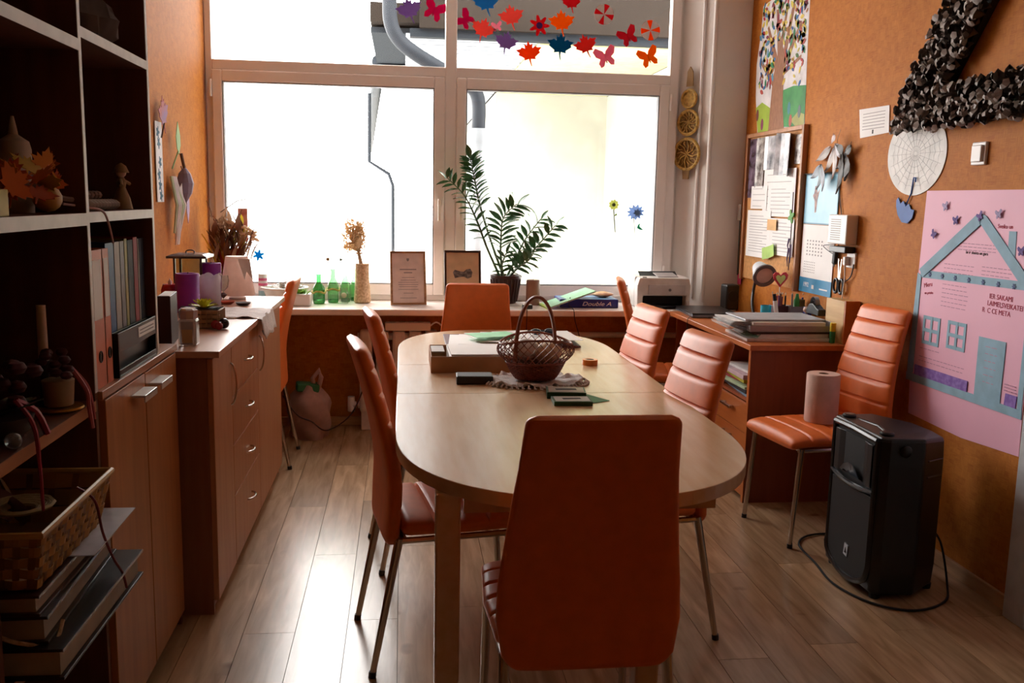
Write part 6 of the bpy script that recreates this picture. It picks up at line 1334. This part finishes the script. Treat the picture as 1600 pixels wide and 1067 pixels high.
# ------------------------------------------------------------ bookcase contents
def shelf_items():
    # upper right bay: cellophane gift bag
    t = thing('gift_bag', 'tied cellophane gift bag on the top right shelf of the bookcase', 'bag', (-.80, 2.53, 1.766)); rg = random.Random(5)
    f = thin('cellophane', '#8A7E7C', .4)
    def crumple(prof, ph):
        return [[((r+.012*math.sin(6*a+z*40+ph)+.006*math.sin(13*a))*math.cos(a)*.8, (r+.010*math.sin(5*a+z*30))*math.sin(a), z) for a in [2*PI*k/30 for k in range(30)]] for r, z in prof]
    obj('bag_body', B().loft(crumple([(.05, .002), (.085, .02), (.10, .06), (.07, .10), (.018, .13)], 0)), f, t, smooth=True); obj('bag_ruffle', B().loft(crumple([(.018, .13), (.05, .16), (.09, .20), (.13, .25)], 2), False), f, t, smooth=True)
    for k in range(5): a = 1.3*k; obj('sweet', B().ball((.035*math.cos(a), .045*math.sin(a), .04+.012*(k % 2)), .022, (1, 1, .8), 10), M('sweet_dark' if k % 2 else 'sweet_blue', '#2A2420' if k % 2 else '#6A7E8E', .4), t, smooth=True)
    o = obj('tie_ribbon', B().tube([(.022*math.cos(a)*.8, .022*math.sin(a), .13) for a in [2*PI*i/14 for i in range(14)]], .004, 6, True), M('grey_ribbon', '#6A5E60', .5), t)
    b = thing('framed_picture', 'dark green box frame standing on the top left shelf of the bookcase', 'picture frame', (-.90, 2.02, 1.736)); obj('panel', B().box(-.012, .012, -.16, .14, 0, .30), M('dark_teal', '#2A3A38', .5), b, bevel=.003); obj('inner_border', B().box(.012, .016, -.10, .06, .09, .27), BK, b); obj('inner_picture', B().box(.016, .018, -.09, .05, .10, .26), M('dim_rose', '#5A4448', .6), b)
    # mid-left shelf z 1.35
    Z = 1.3505
    c = thing('house_candle', 'tall off-white candle with pointed top on the middle left shelf', 'candle', (-.83, 2.13, Z)); obj('wax', B().lathe([(.034, 0), (.034, .135), (.030, .152), (.010, .166), (.007, .185), (.003, .205)], (0, 0, 0), 18), M('ivory_wax', '#C0AC98', .5), c, smooth=True)
    c = thing('block_candle', 'short beige block candle left of the pointed candle', 'candle', (-.90, 2.06, Z)); obj('wax', B().lathe([(.042, 0), (.042, .15), (.036, .155)], (0, 0, 0), 20), M('dim_wax', '#6A5A50', .5), c, smooth=True)
    c = obj('small_box', B().rbox((0, 0, .025), (.04, .045, .05)), M('pale_yellow_box', '#D8D07A', .6), loc=(-.745, 1.80, Z), bevel=.002); tag(c, 'small pale yellow box at the left edge of the middle shelf', 'box')
    g = thing('autumn_garland', 'garland of orange and yellow artificial leaves on the middle left shelf', 'garland', (-.80, 2.05, Z)); rg = random.Random(21)
    obj('vine', B().tube(smoothpath([(-.05, -.2, .02), (0, -.1, .05), (.03, 0, .06), (.05, .1, .035), (.06, .15, .03)]), .006, 6), M('brown_stalk'), g, smooth=True)
    for k in range(34):
        c_ = rg.choice(['#E08A2A', '#D86A1E', '#C9A02E', '#B04A1E']); y = rg.uniform(-.24, .15); s = rg.uniform(.028, .048)
        m4 = Matrix.Translation((.03+rg.uniform(-.07, .05), y, .05+rg.uniform(-.015, .05))) @ Euler((rg.uniform(-1, 1), rg.uniform(-1, 1), rg.uniform(0, 6))).to_matrix().to_4x4()
        obj('leaf', B().prism(xf(maple(), s), -.0006, .0006, m4), M('autumn'+c_[1:], c_, .6), g)
    obj('ribbon_bow', B().ball((.02, .0, .08), .018, (1, 1.4, .6), 10), M('white_ribbon', '#D8C8C8', .5), g, smooth=True); obj('gourd', B().ball((.04, .06, .032), .032, (.9, 1.2, .9), 14), M('ochre_gourd', '#C08A2A', .5), g, smooth=True)
    w = obj('raffia_string', B().tube(smoothpath([(-.76, 2.20, Z+.02), (-.725, 2.26, Z+.012), (-.708, 2.31, Z+.002), (-.705, 2.34, Z-.03), (-.706, 2.37, Z-.075)]), .003, 6), M('dusty_pink_cord', '#C09A98', .7), smooth=True); tag(w, 'dusty pink string trailing from the garland over the shelf edge', 'string')
    # mid-right shelf z 1.352
    Z = 1.3525
    f = thing('fairy_figurine', 'small dim straw doll figurine on the middle right shelf', 'figurine', (-.775, 2.70, Z)); dm = M('straw_doll', '#A0805A', .7); obj('skirt', B().lathe([(.028, 0), (.022, .03), (.010, .06)], (0, 0, 0), 14), dm, f, smooth=True); obj('torso', B().lathe([(.010, .058), (.014, .075), (.007, .088)], (0, 0, 0), 12), dm, f, smooth=True); obj('head', B().ball((0, 0, .10), .014), M('doll_skin'), f, smooth=True)
    obj('arm', B().tube([(0, .008, .08), (.01, .04, .07)], .005, 6).tube([(0, -.008, .08), (.01, -.038, .065)], .005, 6), dm, f, smooth=True); obj('bonnet', B().lathe([(.022, .10), (.014, .118), (.002, .126)], (0, 0, 0), 12), dm, f, smooth=True)
    s = thing('shell_basket', 'low white scalloped basket of dried flowers on the middle right shelf', 'basket', (-.775, 2.50, Z)); 
    for k in range(9): obj('scallop', B().ball((.0, -.10+.025*k, .014), .015, (1.6, 1, .95), 10), M('shell_white', '#B8ACA2', .6), s, smooth=True)
    for k in range(5): obj('dried_flower', B().ball((-.02, -.07+.03*k, .038), .014, (1, 1, .8), 8), M('dusty_rose', '#8A6E66', .8), s, smooth=True)
    d = thing('dark_vase', 'dark patterned vase at the back of the middle right shelf', 'vase', (-.93, 2.53, Z)); obj('body', B().lathe([(.03, 0), (.055, .04), (.06, .10), (.03, .15), (.02, .20), (.028, .22)], (0, 0, 0), 20), M('deep_plum_glaze', '#2E1E2A', .4), d, smooth=True)
    # shelf z .912 left bay
    Z = .9125
    cs = thing('candlestick', 'slim white taper candle in a dark candlestick on the lower left shelf', 'candle', (-.80, 2.145, Z)); obj('stick', B().lathe([(.035, 0), (.035, .006), (.012, .02), (.009, .07), (.018, .10), (.018, .11)], (0, 0, 0), 16), M('dark_iron', '#1E1618', .5), cs, smooth=True); obj('taper', B().lathe([(.011, .105), (.010, .235)], (0, 0, 0), 14), M('warm_white_wax', '#D8C2AC', .4), cs, smooth=True)
    p = thing('gold_flower_pot', 'small cream pot with red flowers standing on a gilt saucer', 'flower pot', (-.765, 2.125, Z)); obj('saucer', B().lathe([(.045, 0), (.052, .006), (.05, .010), (.02, .008)], (0, 0, 0), 22), M('gilt', '#B8862E', .35, .7), p, smooth=True); obj('pot', B().lathe([(.022, .009), (.030, .014), (.034, .07), (.030, .072)], (0, 0, 0), 18), M('cream_pot', '#A88E6E', .5), p, smooth=True)
    rg = random.Random(31)
    for k in range(12): obj('red_blossom', B().ball((rg.uniform(-.04, .03), rg.uniform(-.04, .04), .085+rg.uniform(0, .05)), .014, (1, 1, .7), 8), M('dark_red_petal', '#4A0F18', .7), p, smooth=True)
    obj('ribbon', B().tube(smoothpath([(.02, .03, .09), (.045, .045, .05), (.052, .055, .01), (.056, .058, -.035)]), .006, 6, r2=.003).tube(smoothpath([(.02, .03, .09), (.05, .03, .04), (.054, .03, 0), (.058, .034, -.05)]), .005, 6), M('rose_ribbon', '#B85A62', .6), p, smooth=True)
    q = thing('red_flower_arrangement', 'dark red artificial flower arrangement with long ribbons at the left frame edge', 'flower arrangement', (-.79, 1.86, Z)); 
    for k in range(16): obj('red_blossom', B().ball((rg.uniform(-.05, .04), rg.uniform(-.09, .10), .05+rg.uniform(0, .09)), .020, (1, 1, .7), 8), M('dark_red_petal'), q, smooth=True)
    obj('base_bowl', B().lathe([(.03, 0), (.06, .02), (.07, .05), (.06, .05)], (0, 0, 0), 18), M('dark_clay'), q, smooth=True); lf = B()
    for k in range(14): a = rg.uniform(0, 6.3); lf.leaf((0, 0, .05), (math.cos(a), math.sin(a)*1.6, .4), .09, .03)
    obj('dark_leaf', lf, M('dark_green_leaf'), q, smooth=True)
    obj('ribbon', B().tube(smoothpath([(.04, 0, .08), (.075, -.01, .03), (.083, -.015, -.05), (.083, -.01, -.14)]), .0055, 6, r2=.003).tube(smoothpath([(.04, 0, .08), (.06, .04, .05), (.075, .055, .0)]), .007, 6), M('crimson_ribbon', '#A0203E', .5), q, smooth=True)
    g = obj('glass_bead', B().ball((0, 0, .016), .016, (1, 1, 1), 14), M('clear_bead', '#B8C0C8', .1, trans=.7), loc=(-.735, 1.80, Z), smooth=True); tag(g, 'clear glass bead glinting at the front of the lower left shelf', 'ornament')
    # album pile
    Z = .4905
    alb = [('album', -.875, 1.955, .50, .50, .062, '#1A1418', 'thick black album with pale page block at the bottom of the pile', -.02), ('album', -.895, 1.95, .45, .47, .055, '#2A1C1C', 'dark tied album in the middle of the pile under the basket', .03), ('album', -.895, 1.945, .44, .45, .042, '#3E1E18', 'dark brown leather album on top of the pile under the basket', .0)]
    z = Z
    for i, (n, x, y, w, d, h, c_, lab, rz) in enumerate(alb):
        t = thing('photo_album', lab, 'album', (x, y, z), rz, 'albums under the woven basket'); m = M('album'+c_[1:], c_, .35)
        obj('cover', B().box(-w/2, w/2, -d/2, d/2, 0, .006), m, t, bevel=.001); obj('cover', B().box(-w/2, w/2, -d/2, d/2, h-.006, h), m, t, bevel=.001); obj('page_block', B().box(-w/2+.004, w/2-.010, -d/2+.01, d/2-.01, .006, h-.006), M('page_edge', '#B0A496' if i == 0 else '#6A5648', .7), t)
        obj('silver_edge', B().box(w/2-.001, w/2+.001, -d/2, d/2, h-.006, h), M('silver_foil', '#9AA2B0', .25, .6), t)
        if i == 1: obj('tie_cord', B().tube(smoothpath([(w/2-.10, -d/2-.002, h*.5), (w/2-.05, -d/2-.012, h*.2), (w/2, -d/2+.02, -.01), (w/2+.008, -d/2+.06, .02)]), .004, 6), M('jute_twine'), t, smooth=True)
        z += h+.0006
    sh = thing('document_folder', 'glossy white plastic sleeve sticking out of the album pile', 'folder', (-.68, 2.00, z-.042-.055-.0006*2+.0004)); sh.location = (-.835, 2.06, z-.0001); obj('sleeve', B().rbox((0, 0, .0015), (.40, .30, .002)), M('glossy_sleeve', '#C8CCD8', .2), sh)
    # woven basket
    bz_ = z+.003
    t = thing('woven_basket', 'rectangular woven splint basket of dried decorations on top of the albums', 'basket', (-.865, 1.925, bz_)); wm = M('splint_light', '#B0803E', .6, rand=.3); hx, hy, H = .18, .185, .115
    def wall_pt(u, f, side):
        s = 1+.13*f
        if side == 0: return Vector((hx*s, u*hy*s, H*f))
        if side == 1: return Vector((u*hx*s, -hy*s, H*f))
        if side == 2: return Vector((-hx*s, u*hy*s, H*f))
        return Vector((u*hx*s, hy*s, H*f))
    for side in range(4):
        nrm = [Vector((1, 0, 0)), Vector((0, -1, 0)), Vector((-1, 0, 0)), Vector((0, 1, 0))][side]
        nu, nf = (14, 5) if side != 3 else (8, 3)
        for r_ in range(nf):
            b = B(); f0, f1 = r_/nf+.01, (r_+1)/nf-.02; prev = None; n = nu*3
            top = []; bot = []
            for k in range(n+1):
                u = -1+2*k/n; off = .0035*math.sin(k*PI/3*1.0+PI*(r_ % 2))
                top.append(b.bm.verts.new(wall_pt(u, f1, side)+nrm*off)); bot.append(b.bm.verts.new(wall_pt(u, f0, side)+nrm*off))
            for k in range(n): b._f([bot[k], bot[k+1], top[k+1], top[k]])
            o = obj('woven_splint', b, wm, t); md = o.modifiers.new('thickness', 'SOLIDIFY'); md.thickness = .0015
        st = B()
        for k in range(nu): u = -1+(2*k+1)/nu; a0, a1 = wall_pt(u-.035, 0, side), wall_pt(u+.035, 0, side); b0, b1 = wall_pt(u-.035, 1, side), wall_pt(u+.035, 1, side); st._f([st.bm.verts.new(p) for p in (a0, a1, b1, b0)])
        obj('upright_splint', st, M('splint_dark', '#8A5E2A', .6), t)
    rp = [wall_pt(1, 1, 0), wall_pt(-1, 1, 0), wall_pt(-1, 1, 2), wall_pt(1, 1, 2)]; rb = B(); rb.tube(rp+[rp[0]], .007, 8); obj('rim', rb, M('rim_cane', '#C49A5A', .5), t); obj('bottom', B().box(-hx, hx, -hy, hy, 0, .003), M('splint_dark'), t)
    rg = random.Random(41)
    for k in range(10):
        c_ = rg.choice(['#7A5A5A', '#A8947A', '#5A3A3A', '#C0B090']); obj('dried_ornament', B().leaf((rg.uniform(-.12, .10), rg.uniform(-.13, .13), .05), (rg.uniform(-.4, .4), rg.uniform(-.4, .4), 1), rg.uniform(.07, .11), .06), M('dried'+c_[1:], c_, .7), t, smooth=True)
    obj('straw_coil', B().tube([((.03+.0035*i/6)*math.cos(i*.5)+.08, (.03+.0035*i/6)*math.sin(i*.5)+.02, .09+.001*i/6) for i in range(60)], .005, 5), M('coil_straw', '#B8A27A', .7), t, smooth=True)
    obj('red_cord', B().tube(smoothpath([(.18, .05, H+.01), (.215, .05, H-.02), (.225, .06, .02), (.235, .09, -.05), (.24, .13, -.10), (.245, .14, -.14)]), .0028, 6), M('dark_red_cord', '#7A2226', .6), t, smooth=True)
shelf_items()
